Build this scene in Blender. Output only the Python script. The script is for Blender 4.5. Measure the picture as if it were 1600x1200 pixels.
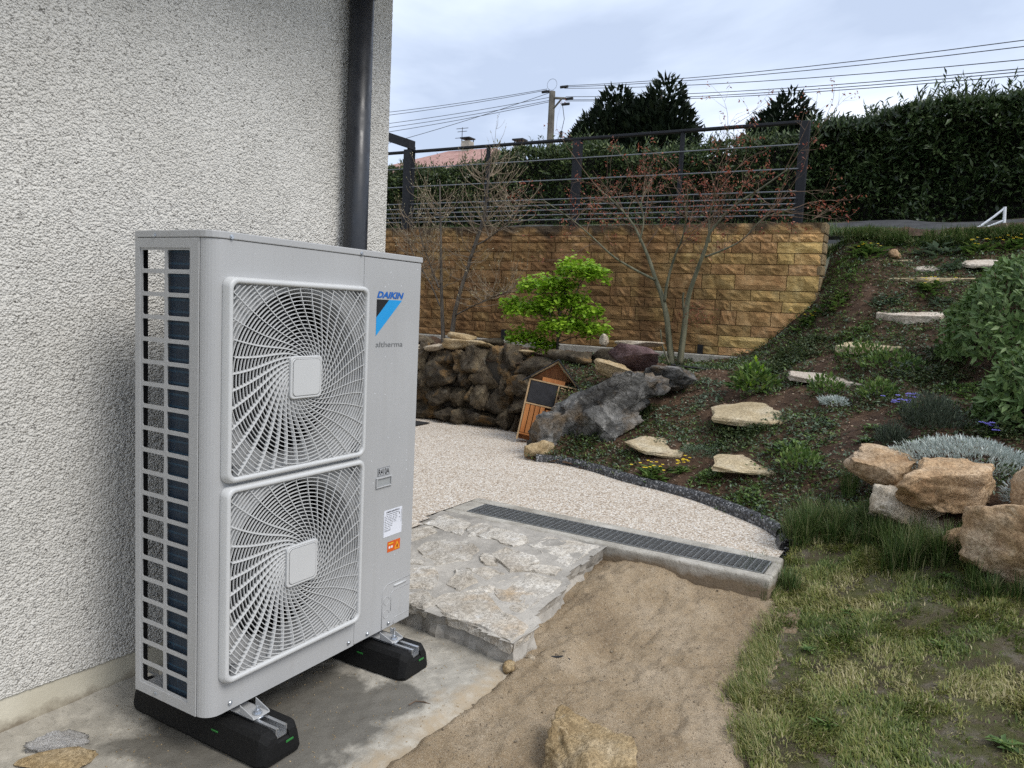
import bpy, math, random
import numpy as np
from mathutils import Vector, Matrix

for o in list(bpy.data.objects): bpy.data.objects.remove(o, do_unlink=True)
SC = bpy.context.scene
COL = SC.collection
R_ = math.radians
rng = np.random.default_rng(7)
random.seed(7)

# ---------------------------------------------------------------- camera
cam_d = bpy.data.cameras.new('camera'); cam = bpy.data.objects.new('camera', cam_d); COL.objects.link(cam)
yaw, pitch, roll = 0.5257671, -0.0988043, 0.0484732
cy, sy, cp, sp = math.cos(yaw), math.sin(yaw), math.cos(pitch), math.sin(pitch)
fwd = Vector((cy*cp, sy*cp, sp)); rt = Vector((sy, -cy, 0)); up = rt.cross(fwd)
r2 = rt*math.cos(roll) + up*math.sin(roll); u2 = up*math.cos(roll) - rt*math.sin(roll)
mw = Matrix((r2, u2, -fwd)).transposed().to_4x4(); mw.translation = (-1.33472, -1.69774, 1.31357)
cam.matrix_world = mw
cam_d.sensor_width = 36.0; cam_d.lens = 36.0*1191.28/1600.0
cam_d.clip_start = 0.05; cam_d.clip_end = 3000
SC.camera = cam

# ---------------------------------------------------------------- sky, sun, exposure
SUN_EL, SUN_AZ = R_(50), R_(-98)          # azimuth measured in the XY plane from +X
world = bpy.data.worlds.new('World'); SC.world = world; world.use_nodes = True
wn = world.node_tree; wn.nodes.clear()
def _w(t, **k):
    n = wn.nodes.new(t)
    for a, b in k.items(): setattr(n, a, b)
    return n
sky = _w('ShaderNodeTexSky', sky_type='NISHITA', sun_disc=False, sun_elevation=SUN_EL, sun_rotation=math.pi/2 - SUN_AZ)
sky.air_density = 1.0; sky.dust_density = 3.0; sky.ozone_density = 1.0
tc = _w('ShaderNodeTexCoord'); mp = _w('ShaderNodeMapping'); mp.inputs['Scale'].default_value = (1.0, 1.0, 2.6)
nz = _w('ShaderNodeTexNoise'); nz.inputs['Scale'].default_value = 1.7; nz.inputs['Detail'].default_value = 7; nz.inputs['Roughness'].default_value = .52; nz.inputs['Distortion'].default_value = .35
rp = _w('ShaderNodeValToRGB')
rp.color_ramp.elements[0].position = .36; rp.color_ramp.elements[0].color = (.37, .435, .56, 1)
rp.color_ramp.elements[1].position = .68; rp.color_ramp.elements[1].color = (.97, .985, 1.0, 1)
e = rp.color_ramp.elements.new(.5); e.color = (.55, .62, .745, 1)
sc = _w('ShaderNodeVectorMath', operation='SCALE'); sc.inputs['Scale'].default_value = 11.2
mx = _w('ShaderNodeMix', data_type='RGBA'); mx.inputs[0].default_value = .9
bg = _w('ShaderNodeBackground'); bg.inputs['Strength'].default_value = 0.1
ow = _w('ShaderNodeOutputWorld')
L = wn.links.new
L(tc.outputs['Generated'], mp.inputs[0]); L(mp.outputs[0], nz.inputs['Vector']); L(nz.outputs['Fac'], rp.inputs[0])
L(rp.outputs[0], sc.inputs[0]); L(sky.outputs[0], mx.inputs[6]); L(sc.outputs[0], mx.inputs[7]); L(mx.outputs[2], bg.inputs[0]); L(bg.outputs[0], ow.inputs[0])
sun_d = bpy.data.lights.new('sun', 'SUN'); sun = bpy.data.objects.new('sun', sun_d); COL.objects.link(sun)
sun_d.energy = 1.5; sun_d.angle = R_(25); sun_d.color = (1.0, .96, .9)
sdir = Vector((math.cos(SUN_AZ)*math.cos(SUN_EL), math.sin(SUN_AZ)*math.cos(SUN_EL), math.sin(SUN_EL)))
sun.rotation_euler = sdir.to_track_quat('Z', 'Y').to_euler()
vs = SC.view_settings
vs.view_transform = 'Standard'; vs.look = 'None'; vs.exposure = 0.60; vs.gamma = 1.0; vs.use_curve_mapping = False
SC.cycles.use_denoising = False
SC.cycles.max_bounces = 6; SC.cycles.diffuse_bounces = 3; SC.cycles.transparent_max_bounces = 6

# ---------------------------------------------------------------- noise (numpy)
def _hash(ix, iy, iz, s):
    h = (ix*374761393 + iy*668265263 + iz*2147483647 + s*1274126177) & 0xffffffff
    h = ((h ^ (h >> 13))*1274126177) & 0xffffffff
    h = ((h ^ (h >> 16))*2246822519) & 0xffffffff
    return ((h ^ (h >> 15)) & 0xffff)/65535.0*2 - 1
def vn(p, s=0):
    p = np.asarray(p, float); i = np.floor(p).astype(np.int64); f = p - i; u = f*f*f*(f*(f*6-15)+10)
    r = 0
    for a in (0, 1):
        for b in (0, 1):
            for c in (0, 1):
                w = (u[:, 0] if a else 1-u[:, 0])*(u[:, 1] if b else 1-u[:, 1])*(u[:, 2] if c else 1-u[:, 2])
                r = r + w*_hash(i[:, 0]+a, i[:, 1]+b, i[:, 2]+c, s)
    return r
def fbm(p, o=4, s=0, g=.5):
    r = 0; a = 1.0; q = np.asarray(p, float)
    for k in range(o):
        r = r + a*vn(q, s+k*17); a *= g; q = q*2.03+11.7
    return r
def P3(x, y, z=0.0):
    x = np.asarray(x, float); return np.stack([x, np.broadcast_to(y, x.shape), np.broadcast_to(z, x.shape)], 1)

# ---------------------------------------------------------------- mesh helpers
def link(o, parent=None):
    COL.objects.link(o)
    if parent is not None: o.parent = parent
    return o
def tag(o, label=None, cat=None, group=None, kind=None):
    if label: o['label'] = label
    if cat: o['category'] = cat
    if group: o['group'] = group
    if kind: o['kind'] = kind
    return o
def empty(name, loc=(0, 0, 0), rz=0.0, label=None, cat=None, group=None):
    o = bpy.data.objects.new(name, None); o.empty_display_size = .05; link(o)
    o.location = loc; o.rotation_euler = (0, 0, rz)
    return tag(o, label, cat, group)
def fastmesh(name, v, f, attr=None, smooth=False):
    """v (n,3), f (m,k) arrays"""
    me = bpy.data.meshes.new(name); v = np.ascontiguousarray(v, dtype=np.float32); f = np.ascontiguousarray(f, dtype=np.int32)
    me.vertices.add(len(v)); me.vertices.foreach_set('co', v.ravel())
    me.loops.add(f.size); me.loops.foreach_set('vertex_index', f.ravel())
    me.polygons.add(len(f)); me.polygons.foreach_set('loop_start', np.arange(0, f.size, f.shape[1], dtype=np.int32))
    me.update(calc_edges=True)
    if attr is not None:
        a = me.attributes.new('rnd', 'FLOAT', 'POINT'); a.data.foreach_set('value', np.ascontiguousarray(attr, dtype=np.float32))
    if smooth: me.polygons.foreach_set('use_smooth', np.ones(len(f), bool))
    return me
def fastobj(name, v, f, mat, parent=None, attr=None, smooth=False):
    o = bpy.data.objects.new(name, fastmesh(name, v, f, attr, smooth)); o.data.materials.append(mat)
    return link(o, parent)
class MB:
    def __init__(s): s.v = []; s.f = []
    def add(s, vs_, fs): 
        n = len(s.v); s.v += [tuple(map(float, q)) for q in vs_]; s.f += [tuple(i+n for i in q) for q in fs]; return s
    def box(s, x0, x1, y0, y1, z0, z1):
        return s.add([(x0,y0,z0),(x1,y0,z0),(x1,y1,z0),(x0,y1,z0),(x0,y0,z1),(x1,y0,z1),(x1,y1,z1),(x0,y1,z1)],
                     [(0,3,2,1),(4,5,6,7),(0,1,5,4),(1,2,6,5),(2,3,7,6),(3,0,4,7)])
    def tube(s, pts, rad, n=6, cap=True):
        pts = [Vector(p) for p in pts]
        if not hasattr(rad, '__len__'): rad = [rad]*len(pts)
        vs_ = []; fs = []; ref = None
        for i, p in enumerate(pts):
            d = (pts[min(i+1, len(pts)-1)] - pts[max(i-1, 0)])
            if d.length < 1e-9: d = Vector((0, 0, 1))
            d.normalize()
            if ref is None:
                ref = Vector((0, 0, 1)) if abs(d.z) < .9 else Vector((1, 0, 0))
            a = (ref - d*ref.dot(d)).normalized(); b = d.cross(a); ref = a
            for k in range(n):
                t = 2*math.pi*k/n; vs_.append(p + (a*math.cos(t) + b*math.sin(t))*rad[i])
        for i in range(len(pts)-1):
            for k in range(n):
                fs.append((i*n+k, i*n+(k+1) % n, (i+1)*n+(k+1) % n, (i+1)*n+k))
        if cap:
            fs.append(tuple(range(n-1, -1, -1))); m = (len(pts)-1)*n; fs.append(tuple(m+k for k in range(n)))
        return s.add(vs_, fs)
    def cyl(s, p, q, r, n=12): return s.tube([p, q], [r, r], n)
    def prism(s, poly, z0, z1):
        """poly: list of (x,y); z0/z1 scalars or lists"""
        n = len(poly); a = z0 if hasattr(z0, '__len__') else [z0]*n; b = z1 if hasattr(z1, '__len__') else [z1]*n
        return s.add([(x, y, a[i]) for i, (x, y) in enumerate(poly)] + [(x, y, b[i]) for i, (x, y) in enumerate(poly)],
                     [tuple(range(n-1, -1, -1)), tuple(range(n, 2*n))] + [(i, (i+1) % n, n+(i+1) % n, n+i) for i in range(n)])
    def xf(s, M):
        s.v = [tuple(M @ Vector(q)) for q in s.v]; return s
    def mesh(s, name, smooth=False):
        me = bpy.data.meshes.new(name); me.from_pydata(s.v, [], s.f); me.update()
        if smooth: me.polygons.foreach_set('use_smooth', [True]*len(me.polygons))
        return me
    def build(s, name, mat, parent=None, smooth=False, bevel=0, seg=2, loc=None):
        o = bpy.data.objects.new(name, s.mesh(name, smooth)); o.data.materials.append(mat); link(o, parent)
        if bevel:
            b = o.modifiers.new('bevel', 'BEVEL'); b.width = bevel; b.segments = seg; b.limit_method = 'ANGLE'; b.angle_limit = R_(40)
        if loc: o.location = loc
        return o
def grid_faces(nx, ny):
    i = np.arange(nx-1)[:, None]*ny + np.arange(ny-1)[None]; i = i.ravel()
    return np.stack([i, i+ny, i+ny+1, i+1], 1)
def inpoly(x, y, poly):
    r = np.zeros(len(x), bool); j = len(poly)-1
    for i in range(len(poly)):
        xi, yi = poly[i]; xj, yj = poly[j]
        c = ((yi > y) != (yj > y)) & (x < (xj-xi)*(y-yi)/(yj-yi+1e-12)+xi); r ^= c; j = i
    return r

# ---------------------------------------------------------------- materials
class NT:
    def __init__(s, name):
        s.m = bpy.data.materials.new(name); s.m.use_nodes = True; s.t = s.m.node_tree; s.t.nodes.clear()
        s.out = s.t.nodes.new('ShaderNodeOutputMaterial'); s.b = s.t.nodes.new('ShaderNodeBsdfPrincipled'); s.L(s.b.outputs[0], s.out.inputs[0])
        g = s.t.nodes.new('ShaderNodeNewGeometry'); s.pos = g.outputs['Position']; s.geo = g
    def n(s, t, **k):
        q = s.t.nodes.new(t)
        for a, b in k.items(): setattr(q, a, b)
        return q
    def L(s, a, b): s.t.links.new(a, b)
    def noise(s, scale, detail=4, rough=.55, vec=None, stretch=None, dist=0):
        q = s.n('ShaderNodeTexNoise'); q.inputs['Scale'].default_value = scale; q.inputs['Detail'].default_value = detail; q.inputs['Roughness'].default_value = rough; q.inputs['Distortion'].default_value = dist
        v = vec or s.pos
        if stretch:
            m = s.n('ShaderNodeVectorMath', operation='MULTIPLY'); s.L(v, m.inputs[0]); m.inputs[1].default_value = stretch; v = m.outputs[0]
        s.L(v, q.inputs['Vector']); return q.outputs['Fac']
    def voro(s, scale, feature='F1', out='Distance', vec=None):
        q = s.n('ShaderNodeTexVoronoi', feature=feature); q.inputs['Scale'].default_value = scale; s.L(vec or s.pos, q.inputs['Vector']); return q.outputs[out]
    def ramp(s, fac, cols):
        q = s.n('ShaderNodeValToRGB'); e = q.color_ramp.elements
        while len(e) < len(cols): e.new(.5)
        for i, (p, c) in enumerate(cols): e[i].position = p; e[i].color = (*c, 1)
        s.L(fac, q.inputs[0]); return q.outputs[0]
    def rng(s, fac, lo, hi, a=0.0, b=1.0):
        q = s.n('ShaderNodeMapRange'); q.inputs[1].default_value = lo; q.inputs[2].default_value = hi; q.inputs[3].default_value = a; q.inputs[4].default_value = b; s.L(fac, q.inputs[0]); return q.outputs[0]
    def mix(s, fac, a, b, mode='MIX'):
        q = s.n('ShaderNodeMix', data_type='RGBA', blend_type=mode)
        for i, x in ((0, fac), (6, a), (7, b)):
            if hasattr(x, 'links') or hasattr(x, 'is_output'): s.L(x, q.inputs[i])
            else: q.inputs[i].default_value = x if i == 0 else (*x, 1)
        return q.outputs[2]
    def math(s, op, a, b=None):
        q = s.n('ShaderNodeMath', operation=op)
        for i, x in enumerate((a, b)):
            if x is None: continue
            if hasattr(x, 'is_output'): s.L(x, q.inputs[i])
            else: q.inputs[i].default_value = x
        return q.outputs[0]
    def bump(s, *hs):
        """hs: (height socket, strength, distance)"""
        prev = None
        for h, st, d in hs:
            q = s.n('ShaderNodeBump'); q.inputs['Strength'].default_value = st; q.inputs['Distance'].default_value = d; s.L(h, q.inputs['Height'])
            if prev: s.L(prev, q.inputs['Normal'])
            prev = q.outputs[0]
        s.L(prev, s.b.inputs['Normal'])
    def objrand(s, col, amt=.3, hue=0.0):
        oi = s.n('ShaderNodeObjectInfo'); v = s.rng(oi.outputs['Random'], 0, 1, 1-amt, 1+amt)
        h = s.n('ShaderNodeHueSaturation'); s.L(col, h.inputs['Color']); s.L(v, h.inputs['Value'])
        if hue:
            m = s.math('FRACT', s.math('MULTIPLY', oi.outputs['Random'], 7.31)); s.L(s.rng(m, 0, 1, .5-hue, .5+hue), h.inputs['Hue'])
        return h.outputs[0]
    def fin(s, col, rough=.8, spec=.5, metal=0.0):
        if hasattr(col, 'is_output'): s.L(col, s.b.inputs['Base Color'])
        else: s.b.inputs['Base Color'].default_value = (*col, 1)
        if hasattr(rough, 'is_output'): s.L(rough, s.b.inputs['Roughness'])
        else: s.b.inputs['Roughness'].default_value = rough
        s.b.inputs['Specular IOR Level'].default_value = spec; s.b.inputs['Metallic'].default_value = metal
        return s.m
def plain(name, col, rough=.5, spec=.5, metal=0.0, var=.06, scale=8):
    t = NT(name); c = t.mix(t.rng(t.noise(scale, 5), .3, .7), tuple(x*(1-var) for x in col), tuple(min(1, x*(1+var)) for x in col))
    return t.fin(c, t.rng(t.noise(scale*3, 3), .3, .7, max(0, rough-.06), rough+.06), spec, metal)
def rockmat(name, cols, sc_=6, rnd=.2, bs=1.0, rough=.85, spots=()):
    t = NT(name); c = t.ramp(t.noise(sc_, 8, .62), cols)
    for col, scl, lo, hi, f in spots:
        c = t.mix(t.rng(t.noise(scl, 6, .6), lo, hi, 0, f), c, col)
    c = t.mix(t.rng(t.noise(sc_*14, 5, .65), .42, .60, 0, .55), c, tuple(x*.5 for x in cols[0][1]))
    c = t.mix(t.rng(t.noise(sc_*2.3, 6, .6, dist=1.5), .60, .72, 0, .55), c, tuple(min(.85, x*1.25) for x in cols[-1][1]))
    c = t.objrand(c, rnd)
    t.bump((t.noise(sc_*2.4, 9, .68, dist=.6), .75*bs, .05), (t.noise(sc_*20, 5, .65), .6*bs, .008))
    return t.fin(c, rough, .3)
def leafmat(name, cols, trans=.3, rough=.5, spec=.4):
    t = NT(name); a = t.n('ShaderNodeAttribute', attribute_name='rnd'); c = t.ramp(a.outputs['Fac'], cols)
    m = t.fin(c, rough, spec)
    tr = t.n('ShaderNodeBsdfTranslucent'); t.L(c, tr.inputs['Color']); ms = t.n('ShaderNodeMixShader'); ms.inputs[0].default_value = trans
    t.L(t.b.outputs[0], ms.inputs[1]); t.L(tr.outputs[0], ms.inputs[2]); t.L(ms.outputs[0], t.out.inputs[0])
    return m

# ================================================================ terrain fields
def tps(A):
    A = np.array(A, float); n = len(A)
    def k(r): return r*r*np.log(r+1e-9)
    K = k(np.linalg.norm(A[:, None, :2]-A[None, :, :2], axis=2)) + np.eye(n)*.02
    Pm = np.c_[np.ones(n), A[:, :2]]
    s = np.linalg.solve(np.block([[K, Pm], [Pm.T, np.zeros((3, 3))]]), np.r_[A[:, 2], 0, 0, 0])
    def f(x, y):
        x = np.atleast_1d(np.asarray(x, float)); y = np.atleast_1d(np.asarray(y, float)); out = np.empty(len(x))
        for i in range(0, len(x), 20000):
            q = np.c_[x[i:i+20000], y[i:i+20000]]
            out[i:i+20000] = k(np.linalg.norm(q[:, None]-A[None, :, :2], axis=2)) @ s[:n] + s[n] + q @ s[n+1:]
        return out
    return f
GARDEN=[(3.9,.9,.20),(3.80,.45,.185),(3.64,.1,.185),(3.5,-.35,.185),(3.25,-.75,.185),(2.98,-1.0,.195),(4.0,.09,.35),(3.7,-.59,.36),(4.4,-.48,.60),(4.9,-.85,.87),(5.4,-1.08,1.12),(5.9,-1.32,1.40),(6.4,-1.45,1.74),(6.75,-1.1,1.92),(7.15,-1.35,2.2),(7.15,-2.1,2.25),(7.0,-.7,2.13),(7.15,-3,2.3),
(6.5,4.2,.9),(6.5,9,.9),(5,9,.88),(5,6,.87),(6.5,2.5,.88),(6.5,.83,.88),(6.5,.05,1.03),(6.5,-.45,1.5),(6.55,-.62,1.78),(5.5,.4,.82),(5.0,.6,.74),(5.3,1.7,.86),(5.0,2.5,.86),(5.0,3.2,.86),(5.0,1.2,.84),(4.7,.6,.58),(4.3,.5,.43),(5,-1.9,1.05),(4,-1.6,.73),(3.5,-1.9,.62),(3.2,-1.75,.53),(3.15,-1.35,.36),(4,-2.5,.85),(5,-2.6,1.2),(6,-2.3,1.6),(6.4,-.9,1.72),(5.9,-.3,1.02),(5.5,-.5,.98)]
LAWN=[(3.05,-1.5,.33),(2.8,-1.75,.30),(2.4,-1.97,.25),(2.3,-1.1,.06),(1.9,-1.6,.09),(1.2,-1.2,.02),(.9,-1.25,.0),(.5,-1.25,0),(1.2,-2.2,.05),(0,-2.5,0),(2.0,-2.6,.22),(-2,-3,0),(2.95,-1.1,.25),(2.85,-1.02,.2),(1.6,-1.15,.02),(3,-2.6,.4),(-2,-1.3,0),(0,-5,0),(3,-5,.3)]
garden0 = tps(GARDEN); lawn0 = tps(LAWN)
def garden(x, y): return garden0(x, y) + .022*fbm(P3(np.atleast_1d(x)*5, np.atleast_1d(y)*5), 4, 3)
def lawnz(x, y): return lawn0(x, y) + .012*fbm(P3(np.atleast_1d(x)*4, np.atleast_1d(y)*4), 3, 9)
def gz(x, y): return float(garden([x], [y])[0])
def lz(x, y): return float(lawnz([x], [y])[0])
def upz(x, y):
    x = np.asarray(x, float); return 2.21 + .10*np.clip(x-7.0, 0, 1.2) + .20*np.clip(x-8.2, 0, 1.8)+.145*np.clip(x-10, 0, 2) + .05*np.clip(x-12, 0, 400) + .03*fbm(P3(np.atleast_1d(x)*1.3, np.atleast_1d(y)*1.3), 2, 5)

# ---------------------------------------------------------------- materials of the ground
def mat_soil():
    t = NT('garden_soil'); c = t.ramp(t.noise(9, 8, .65), [(.25, (.034, .020, .012)), (.5, (.082, .048, .028)), (.75, (.16, .10, .06))])
    c = t.mix(t.rng(t.noise(1.3, 4), .45, .65, 0, .5), c, (.05, .03, .022))
    t.bump((t.noise(22, 9, .7), .9, .03), (t.noise(120, 4, .6), .7, .006)); return t.fin(c, .9, .25)
def mat_lawnsoil():
    t = NT('lawn_soil'); c = t.ramp(t.noise(7, 8, .65), [(.3, (.06, .05, .027)), (.5, (.13, .108, .066)), (.7, (.26, .23, .19))])
    c = t.mix(t.rng(t.noise(13, 9, .7), .44, .56, 0, .85), c, (.10, .105, .034))
    t.bump((t.noise(30, 9, .75), 1.0, .03), (t.noise(160, 4), .8, .006)); return t.fin(c, .9, .2)
def mat_sand():
    t = NT('sand'); c = t.ramp(t.noise(2.2, 6, .6), [(.28, (.22, .155, .092)), (.5, (.37, .28, .178)), (.72, (.52, .42, .30))])
    c = t.mix(t.rng(t.voro(210, out='Color'), .55, 1, 0, .45), c, (.56, .49, .38))
    c = t.mix(t.rng(t.noise(200, 3), .55, .66, 0, .6), c, (.15, .10, .06))
    t.bump((t.noise(48, 9, .75), .85, .016), (t.noise(380, 3), .8, .004)); return t.fin(c, .95, .2)
def mat_concrete(name, base, wet=True):
    t = NT(name); c = t.ramp(t.noise(2.3, 8, .62), [(.28, tuple(x*.55 for x in base)), (.5, base), (.72, tuple(min(.85, x*1.45) for x in base))])
    c = t.mix(t.rng(t.noise(18, 8, .7), .48, .66, 0, .55), c, tuple(x*1.5 for x in base))
    c = t.mix(t.rng(t.noise(70, 6, .7), .56, .68, 0, .55), c, tuple(x*.42 for x in base))
    ro = t.rng(t.noise(6, 5), .3, .7, .72, .92)
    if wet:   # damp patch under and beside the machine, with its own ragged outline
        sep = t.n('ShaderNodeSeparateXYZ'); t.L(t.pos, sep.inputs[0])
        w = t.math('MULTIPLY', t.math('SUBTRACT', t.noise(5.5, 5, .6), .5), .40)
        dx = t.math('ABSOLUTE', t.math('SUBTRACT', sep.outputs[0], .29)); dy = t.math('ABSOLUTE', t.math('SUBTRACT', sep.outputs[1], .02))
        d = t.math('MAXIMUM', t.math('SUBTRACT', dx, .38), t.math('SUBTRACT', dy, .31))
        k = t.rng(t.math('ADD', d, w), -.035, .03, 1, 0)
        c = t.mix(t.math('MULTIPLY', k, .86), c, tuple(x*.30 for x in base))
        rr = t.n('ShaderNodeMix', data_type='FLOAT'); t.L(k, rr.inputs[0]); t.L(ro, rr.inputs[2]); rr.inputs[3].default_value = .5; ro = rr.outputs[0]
    if wet:   # sand dragged over the edge of the pad
        sd = t.rng(t.math('ADD', sep.outputs[1], t.math('MULTIPLY', t.math('SUBTRACT', t.noise(9, 7, .7), .5), .42)), -.41, -.30, .85, 0)
        c = t.mix(sd, c, (.37, .29, .19))
    t.bump((t.noise(9, 8, .6), .35, .02), (t.noise(150, 5, .65), .45, .004)); return t.fin(c, ro, .35)
def mat_resin():
    t = NT('pebble_resin'); v = t.n('ShaderNodeTexVoronoi'); v.inputs['Scale'].default_value = 92; t.L(t.pos, v.inputs['Vector'])
    sp_ = t.n('ShaderNodeSeparateColor'); t.L(v.outputs['Color'], sp_.inputs[0])
    c = t.ramp(sp_.outputs[0], [(0, (.26, .19, .13)), (.12, (.50, .41, .31)), (.45, (.64, .56, .46)), (.8, (.74, .68, .59)), (1, (.82, .79, .73))])
    c = t.mix(t.rng(v.outputs['Distance'], .46, .75, 0, .65), c, (.22, .16, .11))
    c = t.mix(t.rng(t.noise(1.1, 5), .5, .75, 0, .25), c, (.40, .34, .27))
    h = t.rng(v.outputs['Distance'], 0, .8, 1, 0); t.bump((h, .8, .006)); return t.fin(c, .62, .45)
M_SOIL, M_LSOIL, M_SAND, M_RESIN = mat_soil(), mat_lawnsoil(), mat_sand(), mat_resin()
M_CONC = mat_concrete('concrete', (.36, .335, .285)); M_CONC2 = mat_concrete('old_concrete', (.36, .335, .285), False); M_MORT = mat_concrete('mortar', (.36, .335, .295), False)

# ---------------------------------------------------------------- ground sheets
def sheet(name, x0, x1, y0, y1, st, zf, mat, poly=None, smooth=True):
    xs = np.arange(x0, x1+st*.5, st); ys = np.arange(y0, y1+st*.5, st)
    X, Y = [a.ravel() for a in np.meshgrid(xs, ys, indexing='ij')]
    f = grid_faces(len(xs), len(ys)); z = zf(X, Y)
    if poly is not None:
        k = inpoly(X[f].mean(1), Y[f].mean(1), poly); f = f[k]
        used = np.unique(f); re = np.full(len(X), -1); re[used] = np.arange(len(used)); f = re[f]; X, Y, z = X[used], Y[used], z[used]
    o = fastobj(name, np.c_[X, Y, z], f, mat, smooth=smooth); o['kind'] = 'structure'; return o
# far sheet to the horizon, below everything
far = MB(); far.add([(-600, -600, -.12), (7.0, -600, -.12), (7.0, 600, -.12), (-600, 600, -.12)], [(0, 1, 2, 3)]); far.build('ground', M_LSOIL)['kind'] = 'structure'
LAWN_POLY = [(2.42, -1.04), (2.76, -1.06), (2.86, -1.02), (3.02, -1.08), (3.12, -1.3), (3.2, -1.5), (3.1, -1.72), (2.95, -1.95), (2.85, -2.2), (3.4, -2.6), (4.0, -6), (-3, -6), (-3, -1.5), (-.5, -1.38), (.5, -1.33), (.9, -1.28), (1.07, -1.24), (1.25, -1.17), (1.46, -1.15), (1.71, -1.14), (2.0, -1.11)]
sheet('lawn_ground', -3, 4, -6, -.98, .02, lawnz, M_LSOIL, LAWN_POLY)
GARDEN_POLY = [(3.78, 1.1), (3.82, .83), (3.76, .52), (3.59, .18), (3.52, -.09), (3.41, -.39), (3.21, -.68), (3.06, -.86), (2.86, -1.02), (3.0, -1.2), (3.0, -1.5), (2.85, -1.75), (2.7, -2.1), (2.9, -2.6), (3.4, -4.5), (7.3, -4.5), (7.3, -.52), (6.62, -.52), (6.62, 9), (4.88, 9), (4.88, 1.45), (4.3, 1.1)]
sheet('garden_bed', 2.6, 7.4, -4.5, 9, .03, garden, M_SOIL, GARDEN_POLY)
def up2(X, Y): return np.where(X < 7.35, upz(X, Y)-.0, upz(X, Y))
sheet('upper_ground', 6.62, 14.0, -16, 22, .25, up2, M_LSOIL, [(6.6, -.48), (7.1, -.48), (7.1, -16.1), (14.1, -16.1), (14.1, 22.1), (6.6, 22.1)])
xs = np.array([14, 25, 60, 150, 400, 1200.]); ys = np.array([-900, -300, -80, -16, 22, 90, 300, 900.])
XX, YY = [a.ravel() for a in np.meshgrid(xs, ys, indexing='ij')]
o = fastobj('far_ground', np.c_[XX, YY, 3.03+.05*np.clip(XX-14, 0, 60)+.02*np.clip(XX-60, 0, 400)], grid_faces(6, 8), M_LSOIL); o['kind'] = 'structure'
# narrow lane behind the lip of the garden
t = NT('lane_asphalt'); c = t.ramp(t.noise(5, 7), [(.3, (.030, .031, .033)), (.7, (.075, .076, .078))]); t.bump((t.noise(140, 4), .6, .004)); M_ASPH = t.fin(c, .8, .3)
def lanez(X, Y): return upz(X, Y)+.025
sheet('lane', 8.25, 9.75, -14, 20, .25, lanez, M_ASPH)

# concrete pad
PAD = [(-3, -.50), (.30, -.455), (.62, -.44), (1.075, -.395), (1.10, .14), (1.10, .9), (-3, .9)]
def padz(X, Y):
    w = np.clip((Y-.40)/.22, 0, 1)
    return .010*fbm(P3(X*2.2, Y*2.2), 3, 2) + .0025*fbm(P3(X*25, Y*25), 3, 4) + w*w*np.clip(.012+.055*(X+.24), -.03, .05) - .03*np.clip((-.36-Y)/.1, 0, 1)
sheet('concrete_pad', -1.5, 1.12, -.52, .9, .012, padz, M_CONC, PAD)
# sand strip with a scuffed, trodden surface
def sandz(X, Y):
    p = P3(X*3.0, Y*3.0); z = .014*fbm(p, 4, 21) + .007*fbm(P3(X*17, Y*17), 4, 33) - .008*np.abs(fbm(P3(X*11+Y*3, Y*13-X*4), 3, 35))
    z += .006*np.abs(fbm(P3(X*9+Y*4, Y*16), 3, 44))*np.clip(1.4-np.abs(X-1.5), 0, 1)
    z += .084*np.clip((X-1.8)/.35, 0, 1)*np.clip((-.05-Y)/.3, 0, 1)*(.75+.35*vn(P3(X*0+3, Y*4), 2)) - .05*np.clip((-1.22-Y-.0*X)/.08, 0, 1)*(X < 2.2) + .045*np.exp(-((X-1.78)**2/.10+(Y+.40)**2/.02)) + .03*np.exp(-((X-1.25)**2/.05+(Y+.52)**2/.006))
    for hx, hy, a, l, w_, d in ((.98, -1.02, .3, .10, .035, .022), (1.35, -.78, 1.1, .11, .04, .016), (1.6, -.86, .2, .12, .045, .016), (.75, -.66, .8, .1, .04, .012), (1.85, -.62, 1.9, .12, .04, .015), (1.1, -.64, .4, .13, .03, .012)):
        u = (X-hx)*math.cos(a)+(Y-hy)*math.sin(a); v = -(X-hx)*math.sin(a)+(Y-hy)*math.cos(a); q = (u/l)**2+(v/w_)**2
        z += d*.55*(-np.exp(-q*1.5)+.55*np.exp(-(np.sqrt(q)-1.25)**2*5)*(.5+vn(P3(X*30, Y*30), 3)))
    return z + .008 - .045*np.clip((Y+.43)/.05, 0, 1)*(X < 1.0)
SAND = [(-1.6, -.40), (1.0, -.37), (1.15, -.34), (1.3, -.2), (2.3, -.12), (2.3, -1.04), (2.45, -1.12), (2.0, -1.24), (1.46, -1.3), (1.07, -1.4), (.9, -1.44), (.2, -1.49), (-1.6, -1.5)]
sheet('sand_strip', -1.6, 2.46, -1.5, -.1, .0075, sandz, M_SAND, SAND)

# resin-bound pebble terrace
TERR = [(2.56, -1.0), (2.80, -1.03), (2.86, -.99), (3.08, -.86), (3.23, -.68), (3.43, -.39), (3.54, -.09), (3.6, .18), (3.77, .52), (3.86, .83), (3.92, .9), (4.2, .9), (4.6, 1.3), (4.94, 1.45), (4.94, 8), (1.0, 8), (1.0, .68), (1.85, .70), (2.06, .77), (2.17, .80), (2.56, .77)]
def terrz(X, Y): return .135 + .012*np.clip(X-2.5, 0, 3) + .003*fbm(P3(X*2, Y*2), 2, 8)
sheet('pebble_terrace', 1.0, 4.96, -1.1, 8, .04, terrz, M_RESIN, TERR)
# flat black slab painted as the dark of a sunken opening by the rock wall
mb = MB(); mb.box(4.40, 4.62, 2.66, 3.05, .164, .172); t = NT('pit_dark'); hole = mb.build('dark_opening_slab', t.fin((.012, .012, .012), .9), None)
tag(hole, 'flat black slab standing in for a dark opening in the pale pebble terrace beside the rock wall', 'dark opening')

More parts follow.
